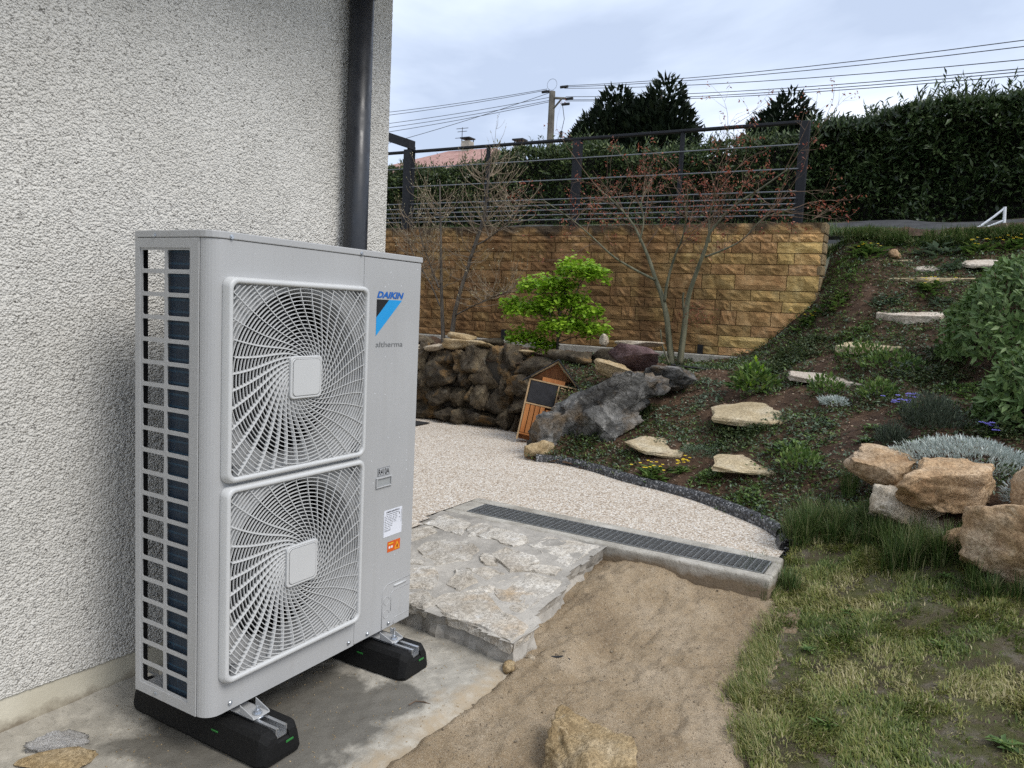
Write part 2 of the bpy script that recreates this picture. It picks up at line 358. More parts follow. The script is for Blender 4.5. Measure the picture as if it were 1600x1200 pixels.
# ---------------------------------------------------------------- flagstone terrace: mortar bed with flagstones
def flagz(x): return .098 + .030*(x-1.05)
EDGE = [(2.20, .76), (2.20, -.235), (1.83, -.235), (1.69, -.245), (1.64, -.285), (1.50, -.31), (1.24, -.325), (1.18, -.395), (1.015, -.395), (1.05, -.28), (1.065, -.20), (1.055, -.02), (1.085, .14), (1.07, .35), (1.08, .9), (1.6, .9), (1.9, .75)]
# densify and roughen the outline
pts = []
for i, (x, y) in enumerate(EDGE):
    x2, y2 = EDGE[(i+1) % len(EDGE)]; n = max(1, int(math.hypot(x2-x, y2-y)/.03))
    for k in range(n): pts.append((x+(x2-x)*k/n, y+(y2-y)*k/n))
pa = np.array(pts); off = .012*fbm(P3(pa[:, 0]*14, pa[:, 1]*14), 3, 60); nrm = np.roll(pa, -1, 0)-np.roll(pa, 1, 0); nrm = np.c_[nrm[:, 1], -nrm[:, 0]]/(np.linalg.norm(nrm, axis=1)[:, None]+1e-9)
pa = pa + nrm*off[:, None]
levels = [(-.06, .0), (.02, -.004), (.055, .008), (.080, .002), (1, -.010)]     # height (1 = top), inset
vs_ = []; N = len(pa)
for li, (h, ins) in enumerate(levels):
    zz = flagz(pa[:, 0]) if h == 1 else np.full(N, h)
    jit = .010*fbm(P3(pa[:, 0]*20+li*5, pa[:, 1]*20, h*30), 3, 70)
    q = pa + nrm*(ins+jit)[:, None]; vs_.append(np.c_[q, zz+ (0 if h == 1 else jit*.3)])
V = np.concatenate(vs_); F = [(l*N+i, l*N+(i+1) % N, (l+1)*N+(i+1) % N, (l+1)*N+i) for l in range(len(levels)-1) for i in range(N)]
F = [tuple(reversed(f)) for f in F] + [tuple(range(4*N, 5*N))[::-1]]
me = bpy.data.meshes.new('flagstone_terrace'); me.from_pydata(V.tolist(), [], F); me.update()
flag = bpy.data.objects.new('flagstone_terrace', me); me.materials.append(M_MORT); link(flag); flag['kind'] = 'structure'
# mortar upper skin with relief
def mortz(X, Y): return flagz(X) + .003 + .004*fbm(P3(X*9, Y*9), 4, 77)
sk = sheet('mortar_bed', 1.0, 2.2, -.4, .9, .012, mortz, M_MORT, [tuple(q) for q in (pa - nrm*.022)]); del sk['kind']; sk.parent = flag
M_FLAG = rockmat('limestone_flag', [(.28, (.42, .36, .28)), (.5, (.62, .575, .50)), (.72, (.76, .73, .67))], 4.5, .10, .8, spots=[((.46, .30, .14), 2.4, .57, .70, .75), ((.30, .27, .235), 5, .56, .72, .7)])
def relax(poly, it=1, jit=.0, rs=None):
    for _ in range(it):
        q = []
        for i in range(len(poly)):
            a = np.array(poly[i]); b = np.array(poly[(i+1) % len(poly)]); m = (a+b)/2
            if rs is not None: m = m + rs.normal(0, jit, 2)
            q += [tuple(a), tuple(m)]
        poly = q
    return poly
def slab(name, poly, zf, th, mat, parent=None, seed=0, bulge=.004, rough=.006):
    """irregular stone slab: rings from outline to centre, noisy top, broken edge"""
    rs = np.random.default_rng(seed); P_ = np.array(relax(relax(poly, 1, .007, rs), 1, .004, rs)); n = len(P_); c = P_.mean(0)
    rings = []; F = []
    def ring(s, h, j):
        q = c + (P_-c)*s; q = q + rs.normal(0, j, q.shape)
        z = zf(q[:, 0], q[:, 1]) + h + rs.normal(0, rough*.5, n); rings.append(np.c_[q, z])
    ring(.97, -th, .004); ring(1.0, -th*.45, .005); ring(.99, -.006, .004); ring(.955, 0.0, .002)
    for s in (.8, .58, .33): 
        q = c + (P_-c)*s; z = zf(q[:, 0], q[:, 1]) + bulge*(1-s*s) + rough*fbm(P3(q[:, 0]*11, q[:, 1]*11, seed), 3, 5); rings.append(np.c_[q, z])
    V = np.concatenate(rings + [np.array([[c[0], c[1], float(np.atleast_1d(zf(c[:1], c[1:]))[0])+bulge]])]); R = len(rings)
    for l in range(R-1):
        for i in range(n): F.append((l*n+i, l*n+(i+1) % n, (l+1)*n+(i+1) % n, (l+1)*n+i))
    m = R*n
    for i in range(n): F.append(((R-1)*n+i, (R-1)*n+(i+1) % n, m))
    a = P_; area = np.sum(a[:, 0]*np.roll(a[:, 1], -1)-np.roll(a[:, 0], -1)*a[:, 1])
    if area < 0: F = [tuple(reversed(f)) for f in F]
    me = bpy.data.meshes.new(name); me.from_pydata(V.tolist(), [], F); me.update()
    o = bpy.data.objects.new(name, me); me.materials.append(mat); return link(o, parent)
FLAGS = [[(1.93, .7), (2.14, .71), (2.09, .51), (1.89, .44), (1.91, .55)], [(1.8, .71), (1.92, .64), (1.86, .57), (1.68, .59)],
 [(1.61, .5), (1.77, .49), (1.86, .37), (1.76, .25), (1.62, .21), (1.47, .29), (1.53, .41)], [(1.94, .36), (2.1, .36), (2.09, .18), (2.01, .11), (1.91, .14), (1.95, .27)],
 [(1.74, .15), (1.85, .14), (1.84, -.03), (1.78, -.08), (1.61, -.03)], [(1.97, .09), (2.15, .05), (2.17, -.235), (1.80, -.23), (1.88, -.05)],
 [(1.35, .36), (1.44, .3), (1.39, .22), (1.24, .14), (1.17, .22)], [(1.32, .11), (1.47, .18), (1.49, .1), (1.41, .02), (1.29, .03)],
 [(1.43, -.05), (1.53, -.06), (1.66, -.12), (1.64, -.285), (1.46, -.31), (1.20, -.325), (1.28, -.19)], [(1.14, .08), (1.25, .05), (1.35, -.06), (1.22, -.21), (1.175, -.39), (1.0, -.40), (1.05, -.22), (1.05, -.07)],
 [(1.13, .19), (1.2, .14), (1.11, .03), (1.06, .05), (1.06, .14)], [(1.52, .16), (1.58, .10), (1.57, -.02), (1.46, .0), (1.50, .09)], [(1.12, .5), (1.3, .52), (1.4, .42), (1.2, .33), (1.1, .38)], [(1.45, .62), (1.6, .6), (1.58, .52), (1.42, .5)]]
FLAGS += [[(1.62, .72), (1.78, .78), (1.8, .66), (1.6, .62)], [(1.9, .40), (2.0, .47), (2.14, .46), (2.12, .39), (1.96, .38)], [(1.66, .17), (1.72, .2), (1.72, .12), (1.64, .06), (1.6, .1)], [(1.40, .44), (1.46, .47), (1.5, .38), (1.44, .33)], [(1.22, .30), (1.30, .25), (1.22, .18), (1.16, .24)], [(1.62, -.05), (1.75, -.10), (1.78, -.2), (1.68, -.22), (1.66, -.12)], [(1.28, .0), (1.38, -.02), (1.42, -.06), (1.36, -.08)]]
for i, p in enumerate(FLAGS):
    pc = np.array(p).mean(0); p = [tuple(pc+(np.array(q_)-pc)*(1.07 if i not in (5, 8, 9) else 1.0)) for q_ in p]
    slab('flagstone', p, lambda X, Y: flagz(X)+.008+.003*math.sin(i*2.1), .045, M_FLAG, flag, 100+i, .003, .006)

# ---------------------------------------------------------------- drain channel with grating
dr = empty('drain_channel', (2.37, -.15, .135), 0, 'long concrete drain channel with steel grating between flagstones and pebble terrace', 'drain')
def dpart(mb): return mb.xf(Matrix.Translation((-2.37, .15, -.135)))
ft = MB()
ft.box(2.195, 2.265, -1.06, .765, -.10, .142); ft.box(2.475, 2.56, -1.05, .765, -.05, .146); ft.box(2.2651, 2.4749, -1.06, -1.01, -.10, .143); ft.box(2.2651, 2.4749, .655, .765, -.05, .143); ft.box(2.2651, 2.4749, -1.009, .654, -.10, .02)
t = NT('drain_concrete'); sp3 = t.n('ShaderNodeSeparateXYZ'); t.L(t.pos, sp3.inputs[0])
c = t.ramp(t.noise(5, 8, .65), [(.28, (.24, .22, .185)), (.5, (.40, .375, .325)), (.72, (.55, .53, .48))]); c = t.mix(t.rng(t.noise(45, 6, .7), .54, .66, 0, .6), c, (.17, .15, .12))
c = t.mix(t.rng(t.math('ADD', sp3.outputs[2], t.math('MULTIPLY', t.math('SUBTRACT', t.noise(6, 5, .6), .5), .11)), .085, .115, .85, 0), c, (.19, .135, .08))
t.bump((t.noise(14, 8, .65), .6, .02), (t.noise(150, 5), .5, .004)); fo = dpart(ft).build('concrete_frame', t.fin(c, .88, .25), dr, bevel=.014, seg=3)
M_GALV = plain('galvanised_steel', (.42, .43, .43), .45, .5, .85, .15, 40)
gr = empty('grating', (0, 0, 0)); gr.parent = dr
gr2 = MB(); gr2.box(2.267, 2.272, -1.008, .652, .118, .143); gr2.box(2.468, 2.473, -1.008, .652, .118, .143); gr2.box(2.2721, 2.4679, -1.008, -1.003, .118, .143); gr2.box(2.2721, 2.4679, .647, .652, .118, .143)
dpart(gr2).build('grating_frame', M_GALV, gr)
bar = MB(); bar.box(2.2722, 2.4678, -.0012, .0012, .118, .1435); bm_ = dpart(bar).mesh('bearing_bar'); bm_.materials.append(M_GALV)
for i in range(49):
    o = bpy.data.objects.new('bearing_bar', bm_); o.location = (0, -.97+i*.0333, 0); link(o, gr)
cr = MB(); cr.box(-.0009, .0009, -1.0029, .6469, .1395, .1428); cm_ = dpart(cr).mesh('cross_bar'); cm_.materials.append(M_GALV)
for i in range(9):
    o = bpy.data.objects.new('cross_bar', cm_); o.location = (2.293+i*.0194, 0, 0); link(o, gr)
# ---------------------------------------------------------------- dark pebble-dash kerb along the bed
KERB = [(3.80, 1.03), (3.86, .83), (3.78, .52), (3.62, .18), (3.54, -.09), (3.43, -.39), (3.23, -.68), (3.08, -.86), (2.93, -.97)]
def catmull(P_, n=8):
    P_ = [np.array(p, float) for p in P_]; out = []
    for i in range(len(P_)-1):
        a = P_[max(i-1, 0)]; b = P_[i]; c = P_[i+1]; d = P_[min(i+2, len(P_)-1)]
        for k in range(n):
            t = k/n; out.append(.5*((2*b)+(-a+c)*t+(2*a-5*b+4*c-d)*t*t+(-a+3*b-3*c+d)*t**3))
    out.append(P_[-1]); return np.array(out)
t = NT('dark_pebble_dash'); v = t.n('ShaderNodeTexVoronoi'); v.inputs['Scale'].default_value = 95; t.L(t.pos, v.inputs['Vector']); s_ = t.n('ShaderNodeSeparateColor'); t.L(v.outputs['Color'], s_.inputs[0])
c = t.ramp(s_.outputs[0], [(0, (.012, .012, .013)), (.55, (.04, .04, .043)), (.8, (.10, .10, .105)), (1, (.34, .34, .34))]); t.bump((t.rng(v.outputs['Distance'], 0, .8, 1, 0), .9, .008)); M_KERB = t.fin(c, .35, .6)
kp = catmull(KERB, 10)
def kerb_piece(path, name, mat, rr=.045, parent=None):
    tn = np.gradient(path, axis=0); tn /= np.linalg.norm(tn, axis=1)[:, None]; nn = np.c_[tn[:, 1], -tn[:, 0]]
    prof = [(-1, -1.6), (-1, .1), (-.8, .65), (-.35, .97), (.35, .97), (.8, .65), (1, .1), (1, -1.6)]; V = []; F = []
    for i, (p, q) in enumerate(zip(path, nn)):
        for u, w in prof: V.append((p[0]+q[0]*u*rr, p[1]+q[1]*u*rr, .165+w*rr))
    k = len(prof)
    for i in range(len(path)-1):
        for j in range(k-1): F.append((i*k+j, i*k+j+1, (i+1)*k+j+1, (i+1)*k+j))
    F += [tuple(range(k)), tuple(range((len(path)-1)*k, len(path)*k))[::-1]]
    return MB().add(V, F).build(name, mat, parent, smooth=True)
ke = empty('garden_kerb', (3.5, 0, .135), 0, 'rounded dark pebble-dash kerb curving between pebble terrace and planting bed', 'kerb')
cuts = [0, 26, 50, 66, len(kp)-1]
for a, b in zip(cuts[:-1], cuts[1:]):
    seg = kp[a:b+1].copy(); 
    o = kerb_piece(seg - np.array([3.5, 0]), 'kerb_piece', M_KERB, .039, parent=ke); o.location = (0, 0, -.135)
o = kerb_piece(np.array([(2.84, -1.0), (2.72, -1.045)]) - np.array([3.5, 0]), 'kerb_piece', M_KERB, .05, ke); o.location = (0, 0, -.15)

# ================================================================ house: roughcast wall, plinth, eaves
hdir = np.array([.99783, -.06580]); hn = np.array([.06580, .99783])       # along wall, into the house
h0 = np.array([-.233, .612]); hcx = 1.545                                  # wall origin, corner at distance hcx along it
def WP(u, d=0.0): return h0 + hdir*u + hn*d
house = empty('house', (WP(hcx)[0], WP(hcx)[1], 0), 0, 'house with pale grey roughcast wall and smooth cream plinth behind the heat pump', 'house')
hl = -np.array([WP(hcx)[0], WP(hcx)[1], 0])
t = NT('roughcast_render'); c = t.ramp(t.noise(3.2, 6), [(.3, (.66, .64, .59)), (.7, (.75, .73, .68))])
c = t.mix(t.rng(t.noise(105, 3, .55), .60, .65, 0, .75), c, (.17, .16, .145))  # dark flecks painted in for the shaded, dirty pits of the render
t.bump((t.rng(t.voro(150), .0, .75, 1, 0), .9, .006), (t.noise(330, 4, .7), .7, .003)); M_ROUGH = t.fin(c, .92, .2)
t = NT('plinth_paint'); c = t.ramp(t.noise(4, 7), [(.3, (.50, .46, .36)), (.7, (.62, .58, .47))]); c = t.mix(t.rng(t.noise(7, 6, .65), .6, .72, 0, .6), c, (.17, .125, .075)); sz_ = t.n('ShaderNodeSeparateXYZ'); t.L(t.pos, sz_.inputs[0]); c = t.mix(t.rng(t.math('ADD', sz_.outputs[2], t.math('MULTIPLY', t.math('SUBTRACT', t.noise(9, 7, .7), .5), .13)), .005, .045, .8, 0), c, (.16, .125, .085)); t.bump((t.noise(40, 7), .3, .006)); M_PLIN = t.fin(c, .8, .3)
st = .0034
us = np.arange(-.12, hcx+st*.5, st); zs = np.arange(.11, 2.66, st)
U, Z = [a.ravel() for a in np.meshgrid(us, zs, indexing='ij')]
# thrown render: grains as overlapping caps on a jittered lattice, with narrow crevices between
ca_, sa_ = math.cos(.5), math.sin(.5); gu = (U*ca_+Z*sa_)/.0125; gv = (-U*sa_+Z*ca_)/.0085
iu = np.floor(gu).astype(np.int64); iv = np.floor(gv).astype(np.int64); h = np.full(len(U), -9.0)
for a in (-1, 0, 1):
    for b in (-1, 0, 1):
        ju, jv = iu+a, iv+b; cu_ = ju+.5+.48*_hash(ju, jv, jv*0, 1); cv_ = jv+.5+.48*_hash(ju, jv, jv*0, 2); hh_ = .5+.5*_hash(ju, jv, jv*0, 3)
        h = np.maximum(h, hh_*1.0 - 1.25*((gu-cu_)**2+(gv-cv_)**2))
depth = .0030*np.clip(h, -1.4, .45) + .0012*vn(P3(U*160, Z*160), 6) + .002*vn(P3(U*3, Z*3), 8)
depth = np.where(U > hcx-.012, -.004-np.abs(depth), depth)
b_ = h0[None] + hdir[None]*U[:, None] - hn[None]*depth[:, None]
fo = fastobj('roughcast_wall', np.c_[b_, Z]+hl, grid_faces(len(us), len(zs))[:, ::-1], M_ROUGH, house, smooth=True)
# flat wall beyond the detailed area, the gable return, upper wall, plinth, eaves
def wbox(u0, u1, d0, d1, z0, z1):
    m = MB(); cs = [WP(u0, d0), WP(u1, d0), WP(u1, d1), WP(u0, d1)]
    m.prism([(a[0], a[1]) for a in cs], z0, z1); return m.xf(Matrix.Translation(Vector(hl)))
wbox(-9, -.12, .0, .3, .11, 3.0).build('plain_wall', M_ROUGH, house)
wbox(-9, hcx-.004, .02, .32, .11, 3.0).build('wall_core', M_ROUGH, house)
wbox(-.12, hcx-.004, .0, .0199, 2.658, 3.0).build('eave_wall', M_ROUGH, house)
wbox(hcx-.32, hcx-.003, .3201, 9, -.1, 3.0).build('side_wall', M_ROUGH, house)
wbox(-9, hcx+.002, .004, .33, -.15, .1095).build('plinth', M_PLIN, house, bevel=.004)
wbox(-9.3, hcx+.55, -.75, 9.3, 2.98, 3.16).build('eaves', plain('eave_paint', (.62, .60, .56), .7), house)
# mortar crumbs along the wall foot
t_ = rockmat('crumb_mortar', [(.3, (.50, .48, .45)), (.7, (.74, .72, .69))], 20, .05)
# black downpipe
dp = WP(1.301, -.062); t = NT('downpipe_paint'); c = t.ramp(t.noise(6, 6), [(.3, (.014, .016, .021)), (.7, (.024, .027, .034))]); M_DPIPE = t.fin(c, t.rng(t.noise(25, 5), .35, .65, .28, .5), .5)
dpo = empty('downpipe', (dp[0], dp[1], 0), 0, 'black round rainwater downpipe fixed to the roughcast wall by the house corner', 'downpipe')
MB().tube([(0, 0, .02), (0, 0, 2.95)], .048, 32).build('pipe', M_DPIPE, dpo, True)
for z in (.5, 2.52):
    m = MB(); m.tube([(0, 0, z-.012), (0, 0, z+.012)], .052, 32); m.box(-.012, .012, .04, .062, z-.012, z+.012); m.build('pipe_bracket', M_DPIPE, dpo, False)

# ================================================================ heat pump outdoor unit
hp = empty('heat_pump', (0, 0, .135), 0, 'tall pale grey heat pump with two round fan grilles on black rubber feet', 'heat pump')
t = NT('casing_paint'); c = t.ramp(t.noise(2.5, 4), [(.3, (.385, .388, .388)), (.7, (.42, .423, .423))])
c = t.mix(t.rng(t.noise(38, 6, .6), .60, .74, 0, .16), c, (.27, .26, .235)); c = t.mix(t.rng(t.noise(9, 6, .6, stretch=(3, 3, .25)), .52, .70, 0, .14), c, (.30, .29, .265)); t.bump((t.noise(700, 2), .06, .001)); M_CASE = t.fin(c, t.rng(t.noise(5, 5), .3, .7, .34, .46), .45)
t = NT('grille_plastic'); c = t.ramp(t.noise(3, 4), [(.3, (.52, .525, .522)), (.7, (.56, .565, .56))]); M_GRIL = t.fin(c, .38, .45)
M_BLACK = plain('black_plastic', (.010, .010, .011), .55, .4, 0, .2)
M_FAN = plain('fan_plastic', (.018, .019, .021), .5, .4, 0, .15)
M_ZINC = plain('zinc_plated', (.55, .58, .62), .3, .5, .9, .12, 60)
M_INK = plain('black_ink', (.008, .008, .009), .5); M_BLUE = plain('logo_blue', (.012, .115, .42), .4, .4, 0, .02); M_CYAN = plain('logo_sky_blue', (.02, .30, .66), .4, .4, 0, .02)
M_STICK = plain('sticker_white', (.72, .74, .80), .4); M_ORANGE = plain('sticker_orange', (.62, .105, .012), .45); M_YEL = plain('sticker_yellow', (.75, .45, .02), .45); M_GREYINK = plain('grey_ink', (.16, .165, .17), .5)
def rcell(mb, plane, a0, a1, b0, b1, ha0, ha1, hb0, hb1, r):
    """rectangular cell with a rounded rectangular hole; plane maps (a,b)->xyz"""
    O = [(a0, b0), (a1, b0), (a1, b1), (a0, b1)]; cs = [(ha0+r, hb0+r, 180), (ha1-r, hb0+r, 270), (ha1-r, hb1-r, 0), (ha0+r, hb1-r, 90)]
    arcs = [[(cx+r*math.cos(R_(s+k*30)), cz+r*math.sin(R_(s+k*30))) for k in range(4)] for cx, cz, s in cs]
    V = O + sum(arcs, []); F = []
    for i in range(4):
        b = 4+i*4
        for k in range(3): F.append((i, b+k+1, b+k))
        j = (i+1) % 4; F.append((i, j, 4+j*4, b+3))
    mb.add([plane(a, b) for a, b in V], F)
def solid(o, th, off=-1):
    m = o.modifiers.new('solid', 'SOLIDIFY'); m.thickness = th; m.offset = off; return o
# left side panel with the two columns of air openings, bent round the front corner
pl = MB(); SX = lambda y, z: (0.0, y, z)
rows = 20; zt, zb = 1.2915, .0350; ph = (zt-zb+.0118)/rows; zc = [zb-.0059+i*ph for i in range(rows+1)]
for i in range(rows):
    for (c0, c1, h0_, h1_) in ((.187, .298, .193, .291), (.080, .187, .0865, .181)):
        rcell(pl, SX, c0, c1, zc[i], zc[i+1], h0_, h1_, zc[i]+.0059, zc[i+1]-.0059, .005)
def quad(mb, a, b, c, d): mb.add([a, b, c, d], [(0, 1, 2, 3)])
quad(pl, (0, .298, 0), (0, .080, 0), (0, .080, zc[0]), (0, .298, zc[0])); quad(pl, (0, .298, zc[-1]), (0, .080, zc[-1]), (0, .080, 1.324), (0, .298, 1.324))
quad(pl, (0, .318, 0), (0, .298, 0), (0, .298, 1.324), (0, .318, 1.324)); quad(pl, (0, .080, 0), (0, .046, 0), (0, .046, 1.324), (0, .080, 1.324))
so = solid(pl.build('side_panel', M_CASE, hp), .0035); so.modifiers['solid'].offset = 1
# corner bend + front panel with two round fan openings
RC = .044; fp = MB(); prev = None
for k in range(9):
    a = R_(180+90*k/8); p = (RC+RC*math.cos(a), RC+RC*math.sin(a))
    if prev: quad(fp, (prev[0], prev[1], 0), (p[0], p[1], 0), (p[0], p[1], 1.324), (prev[0], prev[1], 1.324))
    prev = p
FX0, FX1, FCX, FR = RC, .5915, .3175, .258
FCZ = (.945, .3725); zcell = ((.6588, 1.2318), (.0862, .6588))
quad(fp, (FX0, 0, 0), (FX1, 0, 0), (FX1, 0, .0862), (FX0, 0, .0862)); quad(fp, (FX0, 0, 1.2318), (FX1, 0, 1.2318), (FX1, 0, 1.324), (FX0, 0, 1.324))
for (z0, z1), cz in zip(zcell, FCZ):
    angs = sorted(set([2*math.pi*k/72 for k in range(72)] + [math.atan2(zz-cz, xx-FCX) % (2*math.pi) for xx in (FX0, FX1) for zz in (z0, z1)]))
    V = []
    for a in angs:
        ca, sa = math.cos(a), math.sin(a); tx = ((FX1 if ca > 0 else FX0)-FCX)/ca if abs(ca) > 1e-9 else 9; tz = ((z1 if sa > 0 else z0)-cz)/sa if abs(sa) > 1e-9 else 9
        q = min(tx, tz); V += [(FCX+ca*q, 0, cz+sa*q), (FCX+ca*FR, 0, cz+sa*FR), (FCX+ca*(FR-.012), .03, cz+sa*(FR-.012)), (FCX+ca*(FR-.014), .09, cz+sa*(FR-.014))]
    n = len(angs); F = []
    for i in range(n):
        j = (i+1) % n
        for l in range(3): F.append((i*4+l, j*4+l, j*4+l+1, i*4+l+1))
    fp.add(V, F)
fpo = fp.build('front_panel', M_CASE, hp); 
m = MB(); m.box(.594, .899, 0, .016, .0, 1.324); m.build('service_panel', M_CASE, hp, bevel=.003)
m = MB(); m.box(.885, .9, .0165, .318, 0.002, 1.324); m.build('end_panel', M_CASE, hp)
m = MB(); m.box(.03, .898, .03, .316, -.002, .010); m.build('base_tray', M_CASE, hp)
for a_, b_ in ((.0036, .034), (.78, .884)): MB().box(a_, b_, .3145, .3178, .010, 1.322).build('corner_post', M_BLACK, hp)
# top cover with rim
out = [(-.003+RC+RC*math.cos(R_(a)), -.003+RC+RC*math.sin(R_(a))) for a in (180, 202, 225, 247, 270)] + [(.903, -.003), (.903, .321), (-.003, .321)]
m = MB(); m.prism(out, 1.3255, 1.345); tcov = m.build('top_cover', M_CASE, hp, bevel=.0025)
# black strip painted in as the shadow gap under the cover
m = MB(); m.prism([(.002+RC+RC*math.cos(R_(a)), .002+RC+RC*math.sin(R_(a))) for a in (180, 202, 225, 247, 270)] + [(.898, .002), (.898, .316), (.002, .316)], 1.3241, 1.3254); m.build('cover_shadow_gap', M_BLACK, hp)
# interior: coil, inner walls as black backing that keeps the inside dark, fans
t = NT('coil_fins'); wv = t.n('ShaderNodeTexWave', wave_type='BANDS', bands_direction='Z'); wv.inputs['Scale'].default_value = 9.6; wv.inputs['Distortion'].default_value = 0; t.L(t.pos, wv.inputs[0])
c = t.mix(t.rng(wv.outputs['Fac'], .88, .98), (.004, .016, .034), (.012, .045, .08)); c = t.mix(t.rng(t.noise(30, 3, stretch=(8, 8, .4)), .55, .7, 0, .5), c, (.014, .05, .085)); t.bump((t.noise(900, 1, stretch=(1, 1, .01)), .5, .002)); M_COIL = t.fin(c, .5, .4)
m = MB(); m.box(.012, .046, .052, .199, .012, 1.32); m.box(.0461, .80, .186, .21, .012, 1.32); m.build('coil', M_COIL, hp)
m = MB(); m.box(.60, .602, .02, .185, .012, 1.32); m.box(.047, .6, .180, .1855, .012, 1.32); m.box(.0465, .6, .02, .1795, .654, .664); m.build('chamber_dark_backing', M_BLACK, hp)
def fan(cz):
    f = empty('fan', (FCX, .10, cz)); f.parent = hp
    MB().tube([(0, -.03, 0), (0, -.02, 0), (0, .05, 0)], [.05, .07, .075], 24).build('fan_hub', M_FAN, f, True)
    b = MB(); n1, n2 = 9, 7; V = []; F = []
    for i in range(n1):
        r = .065+(.235-.065)*i/(n1-1)
        for j in range(n2):
            s = j/(n2-1); a = R_(-30+82*s+18*(i/(n1-1))**2); V.append((r*math.cos(a), -.028+.075*s+.01*math.sin(s*3.14), r*math.sin(a)))
    F = [(i*n2+j, i*n2+j+1, (i+1)*n2+j+1, (i+1)*n2+j) for i in range(n1-1) for j in range(n2-1)]
    b.add(V, F); me = b.mesh('fan_blade', True); me.materials.append(M_FAN)
    for k in range(3):
        o = bpy.data.objects.new('fan_blade', me); o.rotation_euler = (0, R_(120*k+20), 0); link(o, f); solid(o, .003, 0)
for cz in FCZ: fan(cz)
# fan grilles: square bezel, concentric rings, swept vanes, hub cap
GH = .2725; GD = -.026
def rrect(h, r, n=6):
    return [(sx*(h-r)+r*math.cos(R_(a0+90*k/n)), sz*(h-r)+r*math.sin(R_(a0+90*k/n))) for sx, sz, a0 in ((1, 1, 0), (-1, 1, 90), (-1, -1, 180), (1, -1, 270)) for k in range(n+1)]
bz = MB(); prof = [(GH+.010, .0), (GH+.010, -.006), (GH+.007, GD+.004), (GH+.003, GD), (GH-.004, GD-.0005), (GH-.0075, GD+.0035), (GH-.009, GD+.016), (GH-.009, -.001)]
V = []; F = []; n = 28
for h, y in prof: V += [(x, y, z) for x, z in rrect(h, .026 if h > GH else .020)]
for l in range(len(prof)-1):
    for i in range(n): F.append((l*n+i, (l+1)*n+i, (l+1)*n+(i+1) % n, l*n+(i+1) % n))
bz.add(V, F); me_bez = bz.mesh('bezel', True)
LIM = GH-.008
def strip(mb, path, hw, y0, y1, tw=0.0):
    """flat bar following a path of (x,z); hw half thickness, y0..y1 depth; tw sideways lean of the rear edge"""
    path = np.array(path); tn = np.gradient(path, axis=0); tn /= (np.linalg.norm(tn, axis=1)[:, None]+1e-12); nn = np.c_[-tn[:, 1], tn[:, 0]]; V = []; F = []
    for p, q in zip(path, nn):
        for s, y, lean in ((-1, y0, 0), (1, y0, 0), (1, y1, tw), (-1, y1, tw)): V.append((p[0]+q[0]*(s*hw+lean), y, p[1]+q[1]*(s*hw+lean)))
    for i in range(len(path)-1):
        for j in range(4): F.append((i*4+j, i*4+(j+1) % 4, (i+1)*4+(j+1) % 4, (i+1)*4+j))
    F += [(3, 2, 1, 0), tuple(range(len(V)-4, len(V)))]; mb.add(V, F)
rings = MB(); r = .076
while r < .362:
    ths = np.linspace(0, 2*np.pi, 121); x = r*np.cos(ths); z = r*np.sin(ths); ok = (np.abs(x) < LIM) & (np.abs(z) < LIM)
    if ok.all(): strip(rings, np.c_[x, z], .00105, GD+.006, GD+.0108)
    else:
        for q in range(4):
            ths = np.linspace(q*np.pi/2, (q+1)*np.pi/2, 81); x = r*np.cos(ths); z = r*np.sin(ths); k = np.where((np.abs(x) < LIM) & (np.abs(z) < LIM))[0]
            if len(k) > 3: strip(rings, np.c_[x[k], z[k]], .00105, GD+.006, GD+.0108)
    r += .0116
vanes = MB()
for k in range(36):
    rr = np.linspace(.055, .385, 34); th = 2*np.pi*k/36 + R_(68)*(1-np.exp(-(rr-.055)/.062)); x = rr*np.cos(th); z = rr*np.sin(th); i = np.where((np.abs(x) < LIM) & (np.abs(z) < LIM))[0]
    strip(vanes, np.c_[x[i], z[i]], .0011, GD+.0045, GD+.0135, -.003)
cap = MB(); V = []; F = []
def cring(h, y, bar_=.006): return [(x*(1+bar_*(1-(z/h)**2)*2), y, z*(1+bar_*(1-(x/h)**2)*2)) for x, z in rrect(h, .012, 4)]
n = 20
cl = [cring(.063, GD+.016), cring(.063, GD-.001), cring(.0615, GD-.003), cring(.0575, GD-.003), cring(.0565, GD-.0015), cring(.0555, GD-.003), cring(.0535, GD-.0042)]
for q in cl: V += q
for l in range(len(cl)-1):
    for i in range(n): F.append((l*n+i, (l+1)*n+i, (l+1)*n+(i+1) % n, l*n+(i+1) % n))
F.append(tuple(range((len(cl)-1)*n, len(cl)*n))); cap.add(V, F)
clip_m = []
for sx in (-1, 1):
    for sz in (-1, 1):
        tb = MB(); z0_, z1_ = sorted((sz*LIM, sz*(LIM-.03))); x0_, x1_ = sorted((sx*(LIM-.010), sx*(LIM-.028)))
        tb.box(x0_, x1_, GD+.008, -.001, z0_, z1_); me_ = tb.mesh('corner_clip'); clip_m.append((me_, 'corner_clip', M_GREYINK))
meshes = [(me_bez, 'bezel', M_GRIL), (rings.mesh('grille_rings'), 'grille_rings', M_GRIL), (vanes.mesh('grille_vanes'), 'grille_vanes', M_GRIL), (cap.mesh('hub_cap', True), 'hub_cap', M_GRIL)] + clip_m
for me, nm, mt in meshes: me.materials.append(mt)
for cz in FCZ:
    g = empty('fan_grille', (FCX, -.0005, cz)); g.parent = hp
    for me, nm, mt in meshes:
        o = bpy.data.objects.new(nm, me); link(o, g)
        if nm in ('bezel', 'hub_cap'):
            e_ = o.modifiers.new('wn', 'WEIGHTED_NORMAL'); e_.keep_sharp = True
